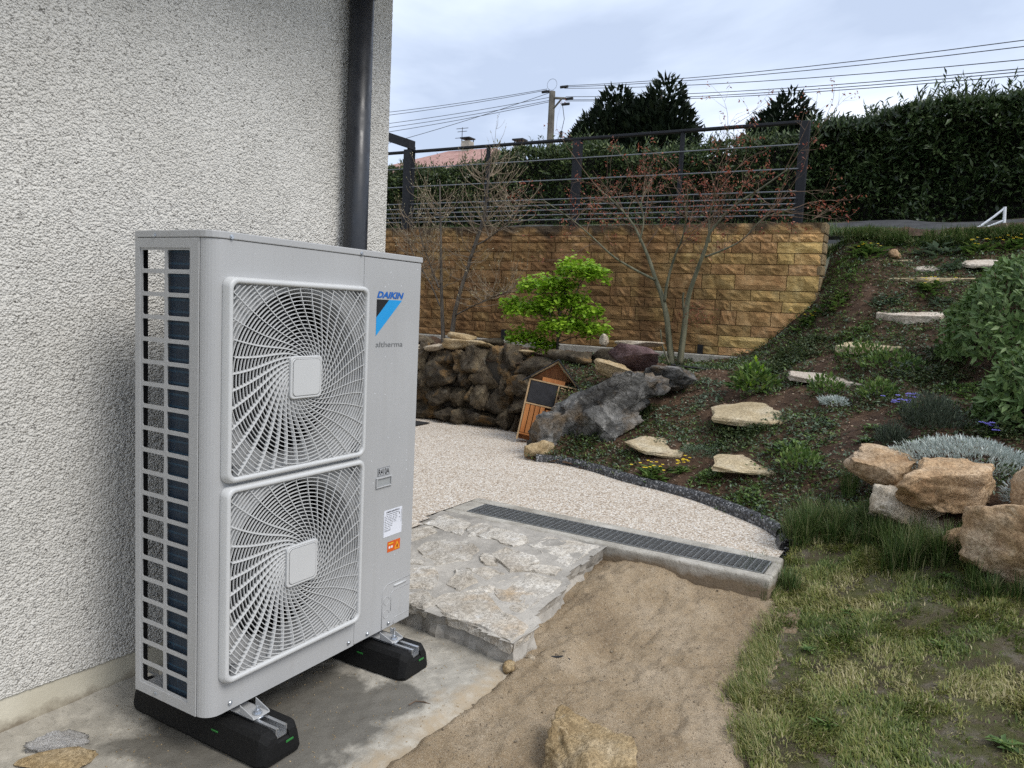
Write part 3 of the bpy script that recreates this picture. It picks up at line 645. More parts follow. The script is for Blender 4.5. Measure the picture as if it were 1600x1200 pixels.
# screws
def screw(loc, axis, r=.0045):
    m = MB(); a = Vector(axis); m.tube([Vector((0, 0, 0)), a*.0015], r*1.5, 10); m.tube([a*.0015, a*.004], r, 6); o = m.build('screw', M_ZINC, hp); o.location = loc
for x, z in ((.061, 1.332), (.574, 1.332), (.075, .022), (.565, .02), (.66, .018), (.775, .018)): screw((x, -.0035, z), (0, -1, 0))
for y, z in ((.2315, 1.332), (.225, .013)): screw((-.0035, y, z), (-1, 0, 0))
for y, z in ((.068, 1.273), (.068, .69), (.068, .066), (.304, 1.273), (.304, .3)): screw((0, y, z), (-1, 0, 0), .0016)
# lettering
FONT_CACHE = {}
def text(body, name, x, z, w, h, mat, parent=hp, shear=0.0, bold=0.0, y=-.0012, seg=3, thin=0):
    cu = bpy.data.curves.new(name, 'FONT'); cu.body = body; cu.shear = shear; cu.offset = bold; cu.resolution_u = seg; cu.fill_mode = 'FRONT'
    tmp = bpy.data.objects.new('tmp_text', cu); COL.objects.link(tmp); bpy.context.view_layer.update()
    dg = bpy.context.evaluated_depsgraph_get(); me = bpy.data.meshes.new_from_object(tmp.evaluated_get(dg)); bpy.data.objects.remove(tmp); 
    co = np.empty(len(me.vertices)*3); me.vertices.foreach_get('co', co); co = co.reshape(-1, 3); lo, hi = co.min(0), co.max(0)
    nx = x+(co[:, 0]-lo[0])/(hi[0]-lo[0])*w; nz_ = z+(co[:, 1]-lo[1])/(hi[1]-lo[1])*h
    me.vertices.foreach_set('co', np.c_[nx, np.full(len(nx), y), nz_].ravel()); me.update(); me.materials.clear(); me.materials.append(mat)
    o = bpy.data.objects.new(name, me); return link(o, parent)
def flat(name, pts_, mat, parent=hp, y=-.0010):
    return MB().add([(x, y, z) for x, z in pts_]+[(x, y+.0008, z) for x, z in pts_], [tuple(range(len(pts_)))] + [(i, (i+1) % len(pts_), len(pts_)+(i+1) % len(pts_), len(pts_)+i) for i in range(len(pts_))]).build(name, mat, parent)
lg = empty('logo', (0, 0, 0)); lg.parent = hp
text('DAIKIN', 'logo_lettering', .659, 1.192, .143, .0225, M_BLUE, lg, .28, .045)
flat('logo_black_wedge', [(.659, 1.1265), (.7225, 1.187), (.659, 1.187)], M_INK, lg)
flat('logo_blue_band', [(.6585, 1.064), (.793, 1.187), (.7232, 1.187), (.6585, 1.1258)], M_CYAN, lg)
text('altherma', 'range_lettering', .660, 1.0255, .144, .0185, M_GREYINK, hp, 0, .0)
rl = flat('refrigerant_sticker', [(.6905, .5735), (.7565, .5735), (.7565, .6025), (.6905, .6025)], M_GREYINK, hp, -.0010)
flat('sticker_face', [(.6925, .5755), (.7545, .5755), (.7545, .6005), (.6925, .6005)], plain('sticker_silver', (.42, .43, .44), .4), rl, -.0014)
text('R410A', 'sticker_lettering', .6945, .577, .058, .022, M_INK, rl, 0, .02, -.0018)
# recessed handle
m = MB(); m.box(.682, .766, -.006, -.0005, .5325, .5375); m.box(.682, .766, -.006, -.0005, .5645, .5695); m.box(.682, .687, -.006, -.0005, .5376, .5644); m.box(.761, .766, -.006, -.0005, .5376, .5644); hd = m.build('recessed_handle', M_CASE, hp, bevel=.0015)
m = MB(); m.box(.6872, .7608, -.0009, -.0004, .5377, .5643); m.build('handle_recess', plain('recess_grey', (.30, .31, .31), .6), hd)
# rating plate
rt_ = flat('rating_sticker', [(.733, .345), (.834, .345), (.834, .442), (.733, .442)], M_STICK, hp, -.0010)
text('DAIKIN EUROPE N.V.', 'plate_lettering', .745, .4315, .075, .0062, M_INK, rt_, 0, .02, -.0016)
m = MB(); rs = random.Random(3)
m.box(.745, .815, -.0016, -.0012, .4255, .4275)
for i in range(9):
    x = .7365
    while x < .800-(.03 if i > 4 else 0):
        w = rs.uniform(.004, .014); m.box(x, x+w, -.0016, -.0012, .4185-i*.0062, .4203-i*.0062); x += w+rs.uniform(.002, .006)
m.box(.736, .768, -.0016, -.0012, .3655, .3668); m.box(.8285, .8300, -.0016, -.0012, .385, .432); m.box(.8165, .8205, -.0016, -.0012, .416, .424); m.box(.8165, .8215, -.0016, -.0012, .403, .406)
m.build('plate_print', M_GREYINK, rt_)
wl = flat('warning_sticker', [(.757, .285), (.828, .285), (.828, .3235), (.757, .3235)], M_ORANGE, hp, -.0010)
flat('warning_triangle', [(.797, .2895), (.825, .2895), (.811, .317)], M_YEL, wl, -.0014)
flat('warning_triangle_inner', [(.8015, .292), (.8205, .292), (.811, .3105)], M_ORANGE, wl, -.0017); flat('warning_mark', [(.8095, .2945), (.8125, .2945), (.8125, .3045), (.8095, .3045)], M_INK, wl, -.0020)
flat('warning_print', [(.762, .314), (.789, .314), (.789, .3175), (.762, .3175)], M_YEL, wl, -.0014)
for x in (.764, .777): flat('warning_print', [(x, .298), (x+.009, .298), (x+.009, .306), (x, .306)], M_STICK, wl, -.0014)
# stamped pipe-entry flap, knock-outs and slot on the service panel
def ridge(path, w=.0018, d=.0025, name='pressed_ridge'):
    mb_ = MB(); mb_.tube([(x, -.0002, z) for x, z in path], [w]*len(path), 6); return mb_.build(name, M_CASE, hp, True)
ridge([(.738, .0), (.738, .13)] + [(.738+.035-.035*math.cos(R_(a)), .13+.035*math.sin(R_(a))) for a in (15, 30, 45, 60, 75, 90)] + [(.897, .165)])
ridge([(.787, .06), (.787, .118), (.792, .128), (.802, .133), (.895, .133)], .0014)
ridge([(.805, .0), (.805, .028), (.897, .028)], .0013)
for z in (.105, .055): ridge([(.762+.0155*math.cos(R_(a)), z+.0155*math.sin(R_(a))) for a in range(0, 361, 20)], .0012, name='knock_out')
MB().tube([(.802, -.0006, .150), (.872, -.0006, .150)], .0042, 8).build('pressed_slot', M_GRIL, hp, True)
# rain drops on the paint
m = MB(); rs = np.random.default_rng(5)
for _ in range(46):
    x = rs.uniform(.60, .895); z = rs.uniform(.2, 1.31); r = rs.uniform(.0008, .002)
    V = [(x, -.0002-r*.7, z)] + [(x+r*math.cos(k*1.0472), -.0002, z+r*1.2*math.sin(k*1.0472)) for k in range(6)]; m.add(V, [(0, 1+k, 1+(k+1) % 6) for k in range(6)])
wd = m.build('rain_drops', plain('water_drop', (.75, .77, .8), .05, .8), hp, True); wd['kind'] = 'stuff'
# mounting feet of the unit
for i, x in enumerate((.14, .76)):
    b = empty('mounting_bracket', (x, -.03, -.03)); b.parent = hp
    m = MB(); m.box(-.030, .030, -.030, .30, 0, .003); m.add([(-.030, -.030, .0031), (-.0275, -.030, .0031), (-.0275, .029, .0031), (-.030, .029, .0031), (-.030, -.026, .008), (-.0275, -.026, .008), (-.0275, .029, .028), (-.030, .029, .028)], [(0, 3, 2, 1), (4, 5, 6, 7), (0, 1, 5, 4), (1, 2, 6, 5), (2, 3, 7, 6), (3, 0, 4, 7)]); m.add([(.0275, -.030, .0031), (.030, -.030, .0031), (.030, .029, .0031), (.0275, .029, .0031), (.0275, -.026, .008), (.030, -.026, .008), (.030, .029, .028), (.0275, .029, .028)], [(0, 3, 2, 1), (4, 5, 6, 7), (0, 1, 5, 4), (1, 2, 6, 5), (2, 3, 7, 6), (3, 0, 4, 7)]); m.build('bracket_tray', M_CASE, b, bevel=.001)
    m = MB(); m.tube([(0, -.012, .0036), (0, -.012, .007)], .014, 16); m.tube([(0, -.012, .0071), (0, -.012, .0165)], .0095, 6); m.tube([(0, -.012, .0165), (0, -.012, .026+.018*i)], .005, 10); m.build('bolt', M_ZINC, b)
    m = MB(); m.tube([(0, -.012, -.0045), (0, -.012, -.0003)], .019, 20); m.build('washer', M_ZINC, b, True)
# ---------------------------------------------------------------- black rubber support feet with aluminium rails
t = NT('recycled_rubber'); c = t.ramp(t.noise(160, 3), [(.3, (.003, .003, .003)), (.75, (.009, .009, .009))]); t.bump((t.noise(260, 4), .5, .003)); M_RUB = t.fin(c, .75, .3)
M_ALU = plain('aluminium', (.62, .63, .64), .35, .5, .9, .1, 50); M_BUB = plain('level_green', (.02, .16, .03), .25)
def rubber_foot(x, label):
    f = empty('rubber_foot', (x, .15, 0), 0, label, 'support foot', 'rubber feet under the heat pump')
    secs = [(-.300, .052, .040, .022, .066), (-.296, .066, .052, .006, .082), (-.272, .077, .064, .0, .095), (.272, .077, .064, .0, .095), (.296, .066, .052, .006, .082), (.300, .052, .040, .022, .066)]
    V = []; F = []
    for y, wb, wt, zb_, zt_ in secs:
        V += [(-wb+.008, y, zb_), (-wb, y, zb_+.012), (-wt-.003, y, zt_-.014), (-wt+.008, y, zt_), (-.0215, y, zt_), (-.0215, y, min(zt_-.004, .068)), (.0215, y, min(zt_-.004, .068)), (.0215, y, zt_), (wt-.008, y, zt_), (wt+.003, y, zt_-.014), (wb, y, zb_+.012), (wb-.008, y, zb_)]
    k = 12
    for i in range(len(secs)-1):
        for j in range(k): F.append((i*k+j, (i+1)*k+j, (i+1)*k+(j+1) % k, i*k+(j+1) % k))
    F += [tuple(range(k)), tuple(range((len(secs)-1)*k, len(secs)*k))[::-1]]
    MB().add(V, F).build('rubber_block', M_RUB, f)
    m = MB(); m.box(-.0205, .0205, -.290, .290, .0705, .0735); m.box(-.0205, -.0180, -.290, .290, .0736, .1005); m.box(.0180, .0205, -.290, .290, .0736, .1005); m.box(-.0179, -.010, -.290, .290, .0980, .1003); m.box(.010, .0179, -.290, .290, .0980, .1003); m.build('mounting_rail', M_ALU, f)
    m = MB(); m.box(-.0735, -.0705, -.110, -.082, .054, .060); m.build('bubble_level', M_BUB, f, bevel=.002); m = MB(); m.box(.008, .036, -.3022, -.299, .051, .058); m.build('bubble_level', M_BUB, f, bevel=.002)
rubber_foot(.14, 'black rubber support foot under the near end of the heat pump'); rubber_foot(.76, 'black rubber support foot under the far end of the heat pump')

# ================================================================ rocks
def rockmesh(name, size, seed, sub=4, cuts=10, nz_=.09, fine=.04, flat=None, box=.8):
    """angular boulder: sphere cut by random planes, then layered noise. size = half extents"""
    import bmesh
    rs = np.random.default_rng(seed); bm = bmesh.new(); bmesh.ops.create_icosphere(bm, subdivisions=sub, radius=1.0)
    v = np.array([q.co[:] for q in bm.verts]); f = np.array([[q.index for q in p.verts] for p in bm.faces]); bm.free()
    sg = np.sign(v); v = sg*np.abs(v)**box
    for _ in range(cuts):
        n = rs.normal(size=3); n /= np.linalg.norm(n); d = rs.uniform(.5, .82); e_ = v @ n - d; v = v - np.clip(e_, 0, None)[:, None]*n[None]*.97
    if flat is not None:
        e_ = v[:, 2]-flat; v[:, 2] -= np.clip(e_, 0, None)*.9
    nr = v/np.linalg.norm(v, axis=1)[:, None]
    v = v + nr*(nz_*fbm(v*1.6+seed, 4, seed))[:, None]
    sz = np.array(size)*1.14
    lay = np.abs(vn(np.c_[v[:, 0]*2, v[:, 1]*2, v[:, 2]*6]+seed, 5)); rid = np.abs(fbm(v*3.2+seed*.7, 3, seed+9)); v = v + nr*(-fine*1.2*lay - fine*1.1*(1-np.clip(rid*3, 0, 1)) + fine*.6*fbm(v*9+seed, 3, seed+3))[:, None]
    return fastmesh(name, v*sz, f)
def rock(name, size, seed, mat, loc, rot=(0, 0, 0), parent=None, **k):
    me = rockmesh(name, size, seed, **k); me.materials.append(mat); o = bpy.data.objects.new(name, me); link(o, parent); o.location = loc; o.rotation_euler = rot; return o
M_BOULD = rockmat('tan_limestone', [(.25, (.32, .18, .085)), (.48, (.55, .375, .215)), (.72, (.71, .56, .39))], 5, .10, 1.0, spots=[((.62, .50, .37), 3.0, .55, .72, .7), ((.33, .115, .04), 4.5, .6, .75, .6)])
M_PALE = rockmat('pale_limestone', [(.25, (.34, .27, .19)), (.5, (.55, .46, .34)), (.72, (.68, .61, .49))], 6, .08, .9, spots=[((.55, .36, .15), 4, .58, .72, .6)])
M_OCH = rockmat('ochre_rock', [(.25, (.33, .22, .10)), (.5, (.54, .40, .22)), (.72, (.68, .56, .38))], 7, .1, 1.0, spots=[((.20, .15, .09), 6, .57, .7, .6)])
M_DARK = rockmat('dark_weathered_rock', [(.28, (.035, .026, .016)), (.5, (.105, .08, .05)), (.72, (.25, .20, .125))], 8, .4, 1.4, rough=.7, spots=[((.30, .165, .05), 4, .55, .66, .85), ((.26, .24, .19), 11, .6, .7, .6)])
M_GREY = rockmat('grey_fossil_rock', [(.28, (.03, .029, .027)), (.5, (.10, .098, .092)), (.72, (.26, .25, .235))], 6, .1, 1.5, rough=.55, spots=[((.30, .22, .13), 4, .60, .72, .7)])
M_STEP = rockmat('step_slab', [(.25, (.33, .25, .14)), (.5, (.53, .43, .27)), (.72, (.66, .58, .43))], 5, .10, .7, spots=[((.42, .33, .25), 3.5, .56, .7, .6)])
M_STEPP = rockmat('step_slab_pink', [(.25, (.38, .30, .22)), (.5, (.57, .49, .40)), (.72, (.70, .63, .53))], 5, .10, .7)

# foreground stone
o = rock('boulder', (.175, .15, .10), 12, M_OCH, (.575, -.875, .055), (0, .05, .9), sub=5, flat=.6, nz_=.10); tag(o, 'rough ochre stone lying on the sand in the foreground', 'rock')
o = rock('loose_stone', (.035, .025, .02), 22, M_OCH, (1.0, -.395, .012), (0, 0, .3), sub=3); tag(o, 'small tan stone chip at the foot of the flagstone terrace', 'stone')
o = rock('loose_stone', (.022, .016, .014), 23, M_PALE, (1.095, -.425, .015), (0, 0, 1.3), sub=2); tag(o, 'tiny pale stone by the broken corner of the flagstone terrace', 'stone')
# mortar lumps by the wall foot, bottom left
o = rock('mortar_lump', (.07, .03, .03), 31, t_, (-.165, .45, .008), (0, 0, -.75), sub=4, cuts=4, nz_=.35, fine=.10); tag(o, 'crumbly pale mortar lump on the concrete near the plinth', 'rubble')
o = rock('mortar_lump', (.11, .05, .02), 32, M_OCH, (-.20, .345, -.004), (0, .05, -.6), sub=4, cuts=12, nz_=.06, fine=.02); tag(o, 'flat tan stone set in the concrete at the lower left corner', 'rubble')
# boulders edging the lawn
o = rock('boulder', (.23, .17, .13), 41, M_BOULD, (3.22, -1.42, .545), (.1, .1, -1.0), sub=5, flat=.6); tag(o, 'left upper tan boulder beside the silver-leaved plant', 'boulder')
o = rock('boulder', (.30, .18, .155), 47, M_BOULD, (2.92, -1.73, .575), (.25, -.16, -1.05), sub=5, flat=.65, cuts=11); tag(o, 'big wedge-shaped tan boulder in front of the silver-leaved plant', 'boulder')
o = rock('boulder', (.24, .17, .15), 43, M_PALE, (2.93, -1.53, .385), (.0, .15, -1.0), sub=5, flat=.6); tag(o, 'pale low boulder half hidden by long grass', 'boulder')
o = rock('boulder', (.32, .25, .25), 45, M_BOULD, (2.52, -2.08, .37), (.1, .1, -1.3), sub=5, cuts=10); tag(o, 'large reddish boulder at the right edge above the lawn', 'boulder')
o = rock('boulder', (.14, .13, .15), 46, M_BOULD, (2.86, -2.10, .60), (.3, .1, .4), sub=4); tag(o, 'small brown boulder at the right edge beside the silver-leaved plant', 'boulder')
o = rock('boulder', (.16, .12, .10), 48, M_BOULD, (2.68, -1.83, .33), (.1, .2, -.4), sub=4); tag(o, 'shadowed boulder wedged below the wedge-shaped one', 'boulder')

# ---------------------------------------------------------------- stepping slabs up the slope
STEPS = [  # centre, width across, depth, tilt(towards viewer), thickness, material, label
 ((4.02, .09, .385), .58, .40, .16, .035, M_STEP, 'small pale stepping slab nearest the terrace kerb on the left'),
 ((3.70, -.60, .395), .48, .34, .16, .03, M_STEP, 'small yellowish stepping slab low in the bed beside a leafy plant'),
 ((4.42, -.48, .665), .84, .56, .15, .06, M_STEP, 'large angular stepping slab in the middle of the planting bed'),
 ((4.95, -.86, .915), .64, .38, .12, .05, M_STEPP, 'grey stepping slab above the large angular one'),
 ((5.42, -1.08, 1.175), .54, .32, .10, .075, M_STEP, 'thick yellow stepping slab halfway up the slope'),
 ((5.92, -1.32, 1.45), .58, .34, .15, .085, M_STEPP, 'thick pinkish stepping slab left of the upper sage bush'),
 ((6.42, -1.45, 1.775), .74, .28, .07, .055, M_STEP, 'long thin stepping slab behind a primrose clump'),
 ((6.80, -1.10, 1.95), .49, .22, -.04, .045, M_STEP, 'topmost left stepping slab carrying a round stone'),
 ((6.68, -1.40, 1.895), .36, .28, .28, .035, M_STEPP, 'white tilted slab in the middle below the grassy lip'),
 ((6.58, -1.80, 1.93), .30, .22, .30, .035, M_STEPP, 'narrow white slab leaning at upper right of the slope')]
vdir = np.array([.5, -.866])
for i, (cc, w, d, tilt, th, mt, lab) in enumerate(STEPS):
    rs = np.random.default_rng(300+i); k = 6; poly = []; ph0 = rs.uniform(0, 6.28)
    for a in range(k):
        an = ph0+2*math.pi*(a+rs.uniform(-.28, .28))/k; cx_, sx_ = math.cos(an), math.sin(an); m_ = max(abs(cx_), abs(sx_)); rr = rs.uniform(.82, 1.02)
        poly.append((w/2*cx_/m_*rr, d/2*sx_/m_*rr))
    s_ = slab('stepping_slab', poly, lambda X, Y: np.zeros(len(np.atleast_1d(X))), th*.8, mt, None, 300+i, .002, .006)
    s_.location = (cc[0], cc[1], cc[2]-.014); s_.rotation_euler = (tilt, rs.uniform(-.03, .03), math.atan2(cc[1]+1.7, cc[0]+1.33)-math.pi/2+rs.uniform(-.15, .15)); tag(s_, lab, 'stepping stone')
o = rock('loose_stone', (.075, .06, .05), 61, M_BOULD, (6.78, -1.11, 1.99), (0, 0, .3), sub=3); tag(o, 'round tan stone resting on the topmost left slab', 'stone')

# ================================================================ yellow split-face block wall
bw = empty('block_wall', (6.5, 2, .85), 0, 'ochre split-face stone block retaining wall below the metal railing', 'wall')
BO = Vector((6.5, 2, .85))
t = NT('split_face_block'); c = t.ramp(t.noise(7, 8, .62), [(.25, (.30, .165, .058)), (.5, (.53, .33, .13)), (.75, (.68, .48, .23))])
c = t.objrand(c, .22, .012)
sep = t.n('ShaderNodeSeparateXYZ'); t.L(t.pos, sep.inputs[0])
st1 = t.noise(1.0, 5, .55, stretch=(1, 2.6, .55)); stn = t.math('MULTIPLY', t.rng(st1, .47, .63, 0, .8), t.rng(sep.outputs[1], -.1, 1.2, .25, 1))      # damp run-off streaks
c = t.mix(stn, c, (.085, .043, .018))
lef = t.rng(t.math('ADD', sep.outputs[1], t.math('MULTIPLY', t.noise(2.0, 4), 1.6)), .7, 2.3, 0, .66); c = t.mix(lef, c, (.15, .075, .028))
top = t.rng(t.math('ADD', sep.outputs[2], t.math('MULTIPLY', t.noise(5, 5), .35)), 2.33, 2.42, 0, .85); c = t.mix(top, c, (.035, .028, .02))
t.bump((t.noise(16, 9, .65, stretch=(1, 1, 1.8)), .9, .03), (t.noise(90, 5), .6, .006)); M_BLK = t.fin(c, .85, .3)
M_JOINT = plain('wall_joint', (.19, .12, .06), .9); M_PALEB = rockmat('grey_patch_block', [(.3, (.30, .24, .18)), (.7, (.55, .50, .45))], 9, .1)
hts = [.110, .078, .108, .110, .105, .150, .108, .105, .145, .110, .118, .083]      # from the top down
variants = []
for s in range(10):
    rs = np.random.default_rng(500+s); nx, nz2 = 9, 4
    uu, ww = [a.ravel() for a in np.meshgrid(np.linspace(0, 1, nx), np.linspace(0, 1, nz2), indexing='ij')]
    edge = np.minimum(np.minimum(uu, 1-uu)*6, np.minimum(ww, 1-ww)*3); dpt = -.010 - np.clip(edge, 0, 1)*(.006+.016*fbm(P3(uu*5, ww*2.5, s*3.1), 3, s)) 
    fv = np.c_[dpt, uu, ww]; bv = np.array([(.05, 0, 0), (.05, 1, 0), (.05, 1, 1), (.05, 0, 1)])
    ff = [tuple(q) for q in grid_faces(nx, nz2)]; n0 = len(fv)
    idx = lambda i, j: i*nz2+j
    ff += [tuple([idx(i, 0) for i in range(nx)][::-1]+[n0, n0+1])[::-1], tuple([idx(i, nz2-1) for i in range(nx)]+[n0+2, n0+3])[::-1], tuple([idx(0, j) for j in range(nz2)]+[n0+3, n0])[::-1], tuple([idx(nx-1, j) for j in range(nz2)][::-1]+[n0+1, n0+2])[::-1]]
    m = MB().add(np.r_[fv, bv], ff); variants.append(m.mesh('stone_block')); variants[-1].materials.append(M_BLK)
rs = random.Random(11); z = 2.272; nb = 0; Y_END = -.50
for ri, h in enumerate(hts):
    y = Y_END + .03*(2.272-z)*.5; first = True; z0 = z-h
    while y < 4.95:
        L_ = rs.choice([.16, .24, .28, .34, .42, .5]) if not first else rs.uniform(.2, .42); first = False
        if z0 < 1.45 and y < .04 and y+L_ < -.9: y += L_; continue
        sy_ = min(y+L_, 4.95)-y-.007
        if sy_ > .05:
            me = rs.choice(variants); ob = bpy.data.objects.new('stone_block', me)
            ob.location = Vector((6.5, y, z0+.0025))-BO; ob.scale = (1, sy_, h-.006); link(ob, bw); nb += 1
            ob.location.x += rs.uniform(-.006, .004)
        y += L_
    z = z0
m = MB(); m.box(6.507, 6.70, Y_END+.03, 4.98, .60, 2.262); m.xf(Matrix.Translation(-BO)).build('wall_core', M_JOINT, bw)
m = MB(); m.box(6.44, 6.515, -.1, 4.98, .60, .937); ftg = m.xf(Matrix.Translation(-BO)).build('wall_footing', M_CONC2, bw, bevel=.01)
m = MB(); m.box(6.495, 6.70, 4.985, 18, -.1, 2.266); m.xf(Matrix.Translation(-BO)).build('wall_run', M_BLK, bw)
# rough end face of the wall
endm = rockmat('wall_end_stone', [(.25, (.17, .12, .06)), (.5, (.32, .23, .12)), (.75, (.45, .36, .22))], 8, .2, 1.2)
z = 2.272
for h in hts[:8]:
    m = MB(); v0 = Y_END-.02; m.box(6.49, 6.69, v0, v0+.05, z-h+.003, z-.003); ob = m.xf(Matrix.Translation(-BO)).build('end_block', endm, bw, bevel=.012); ob.location.y = .015*(2.272-z); z -= h
# dark weep holes
for y_, z_ in ((.60, .975), (2.98, 1.0)):
    m = MB(); m.box(6.455, 6.4835, y_-.028, y_+.028, z_-.06, z_+.06); m.xf(Matrix.Translation(-BO)).build('weep_hole', M_BLACK, bw)

# ---------------------------------------------------------------- anthracite railing on the wall
M_RAIL = plain('anthracite_paint', (.012, .013, .016), .55, .25, 0, .15)
M_ROD = plain('railing_rod', (.13, .14, .15), .4, .5, .3, .15)
fe = empty('railing', (6.58, 2, 2.27), 0, 'anthracite metal railing with horizontal rods on top of the block wall', 'railing'); FO = Vector((6.58, 2, 2.27))
def fpart(m, name, **k): return m.xf(Matrix.Translation(-FO)).build(name, M_RAIL, fe, **k)
for y, w in ((-.235, .045), (2.19, .05), (4.55, .045)):
    m = MB(); m.box(6.555, 6.615, y-w, y+w, 2.25, 3.245 if y < 4 else 3.30); fpart(m, 'post', bevel=.004)
for y in (.98, 3.38):
    m = MB(); m.box(6.565, 6.605, y-.02, y+.02, 2.25, 3.225); fpart(m, 'slim_post', bevel=.003)
m = MB(); m.box(6.55, 6.62, -.19+.0, 5.6, 3.226, 3.252); fpart(m, 'handrail', bevel=.004)
for z in (3.02, 2.79, 2.575, 2.51, 2.455, 2.40, 2.345):
    m = MB(); m.tube([(6.535, -.21, z), (6.535, 5.6, z)], .0068, 6); m.xf(Matrix.Translation(-FO)).build('rod', M_ROD, fe)
# dark timber-like frame corner behind the house edge
m = MB(); m.box(6.54, 6.62, 4.50, 4.62, 3.30, 3.40); m.box(5.9, 6.62, 4.52, 4.60, 3.401, 3.46) if False else None
pf = empty('pergola_frame', (6.56, 4.6, 2.27), 0, 'dark metal frame corner with thick beam beside the house edge', 'frame')
m = MB(); V0 = Vector((6.54, 4.50, 3.252)); 
m.add([(6.48, 4.50, 3.255), (6.60, 4.50, 3.255), (6.60, 6.2, 3.80), (6.48, 6.2, 3.80), (6.48, 4.50, 3.37), (6.60, 4.50, 3.37), (6.60, 6.2, 3.92), (6.48, 6.2, 3.92)], [(0, 3, 2, 1), (4, 5, 6, 7), (0, 1, 5, 4), (1, 2, 6, 5), (2, 3, 7, 6), (3, 0, 4, 7)])
m.xf(Matrix.Translation((-6.56, -4.6, -2.27))).build('beam', M_RAIL, pf, bevel=.005)
m = MB(); m.box(6.49, 6.549, 4.505, 4.60, 2.25, 3.254); m.xf(Matrix.Translation((-6.56, -4.6, -2.27))).build('upright', M_RAIL, pf, bevel=.004)

# ================================================================ low rock wall beside the terrace
rw = empty('rock_wall', (4.85, 2.5, .14), 0, 'low dark wall of rough weathered rocks behind the terrace', 'wall'); RO = Vector((4.85, 2.5, .14))
rs = np.random.default_rng(77); y0 = 1.50
for lvl, (z0, hh) in enumerate(((.14, .2), (.33, .2), (.51, .19), (.68, .19))):
    y = 1.35+rs.uniform(0, .12)
    while y < 6.0:
        w = rs.uniform(.13, .42); hgt = hh*rs.uniform(.8, 1.35)
        rock('rock', (.14, w*.56, hgt*.6), int(rs.integers(1, 9999)), M_DARK, Vector((4.90+rs.uniform(-.035, .03)+lvl*.012, y+w/2, z0+hgt/2))-RO, (rs.uniform(-.1, .1), 0, rs.uniform(-.15, .15)), rw, sub=4, cuts=9, nz_=.18, fine=.06); y += w*.9
m = MB(); m.box(4.90, 5.05, 1.3, 9.0, .1, .80); m.xf(Matrix.Translation(-RO)).build('mortar_core', plain('dark_mortar', (.05, .042, .032), .9), rw)
# capping and loose stones along the top of the rock wall
CAPS = [((4.93, 3.02, .875), (.10, .12, .03), M_PALE, 'pale cap stone next to the heat pump edge on the rock wall'), ((4.93, 2.83, .89), (.12, .13, .04), M_PALE, 'whitish wedge stone on the rock wall below the bare shrub'), ((4.97, 2.50, .94), (.16, .27, .06), M_OCH, 'broad brownish slab stone in the middle of the rock wall top'),
 ((5.10, 2.62, 1.0), (.12, .16, .045), M_OCH, 'upper brown stone leaning behind the broad slab'), ((5.08, 2.32, .97), (.12, .15, .05), M_DARK, 'dark stone behind the broad slab on the rock wall'), ((5.02, 2.02, .895), (.10, .30, .035), M_OCH, 'long flat tan coping stone left of the green sapling'),
 ((5.06, 1.35, .90), (.12, .26, .07), M_DARK, 'long dark layered stone right of the green sapling'), ((5.15, 1.02, .93), (.13, .20, .09), M_DARK, 'dark layered stone left of the red slab'), ((5.02, 1.72, .84), (.1, .2, .04), M_DARK, 'dark flat stone above the insect hotel'), ((5.2, 3.3, .93), (.12, .2, .06), M_DARK, 'dark stone at the back of the rock wall near the shrub trunks')]
for i, (l, s, mt, lab) in enumerate(CAPS):
    o = rock('coping_stone', s, 700+i, mt, l, (rs.uniform(-.12, .12), rs.uniform(-.1, .1), rs.uniform(-.15, .15)), sub=3, cuts=8, flat=.6, fine=.05); tag(o, lab, 'stone')
M_REDR = rockmat('purple_slate', [(.25, (.10, .055, .055)), (.5, (.19, .115, .11)), (.72, (.30, .21, .20))], 6, .05, 1.2, rough=.55)
o = rock('red_slab', (.045, .24, .12), 721, M_REDR, (4.95, .74, .93), (.12, -.75, .10), sub=4, cuts=6, fine=.05, nz_=.05, box=.35); tag(o, 'purplish red slab leaning on top of the grey rocks', 'rock')
o = rock('loose_stone', (.12, .17, .09), 722, M_OCH, (4.72, .80, .83), (.25, -.1, .2), sub=4, flat=.5); tag(o, 'tan flat-topped stone in front of the purplish slab', 'rock')
o = rock('loose_stone', (.035, .045, .06), 723, M_PALE, (5.2, 1.13, 1.07), (0, .1, .2), sub=3); tag(o, 'small upright pale stone beside the sapling leaves', 'stone')
o = rock('loose_stone', (.10, .22, .03), 724, M_PALE, (5.12, .78, 1.06), (0, 0, .1), sub=3, flat=.5); tag(o, 'thin whitish stone lying above the purplish slab', 'stone')
# big weathered grey rock group
gk = empty('weathered_rock', (4.05, .9, .14), 0, 'large grey weathered rock with hollows beside the insect hotel', 'rock'); GO = Vector((4.05, .9, .14))
t = NT('fossil_grey'); w_ = t.noise(5, 8, .6, dist=1.2); c = t.ramp(w_, [(.3, (.02, .019, .018)), (.5, (.10, .097, .09)), (.68, (.32, .31, .29))]); c = t.mix(t.rng(t.noise(3.4, 5), .52, .64, 0, .75), c, (.17, .115, .06)); t.bump((t.noise(9, 8, .6, dist=2.0), 1.0, .06), (t.noise(60, 5), .6, .008)); M_FOS = t.fin(c, .55, .35)
for i, (l, s, r_) in enumerate([((4.27, .80, .50), (.19, .50, .19), (-.62, .1, .18)), ((4.05, 1.06, .28), (.16, .15, .20), (.1, .2, .2)), ((4.42, .52, .70), (.22, .26, .17), (-.3, 0, .3)), ((4.20, .66, .40), (.14, .26, .17), (-.3, .1, .2))]):
    rock('rock_mass', s, 740+i, M_FOS, Vector(l)-GO, r_, gk, sub=5, cuts=8, nz_=.20, fine=.07)
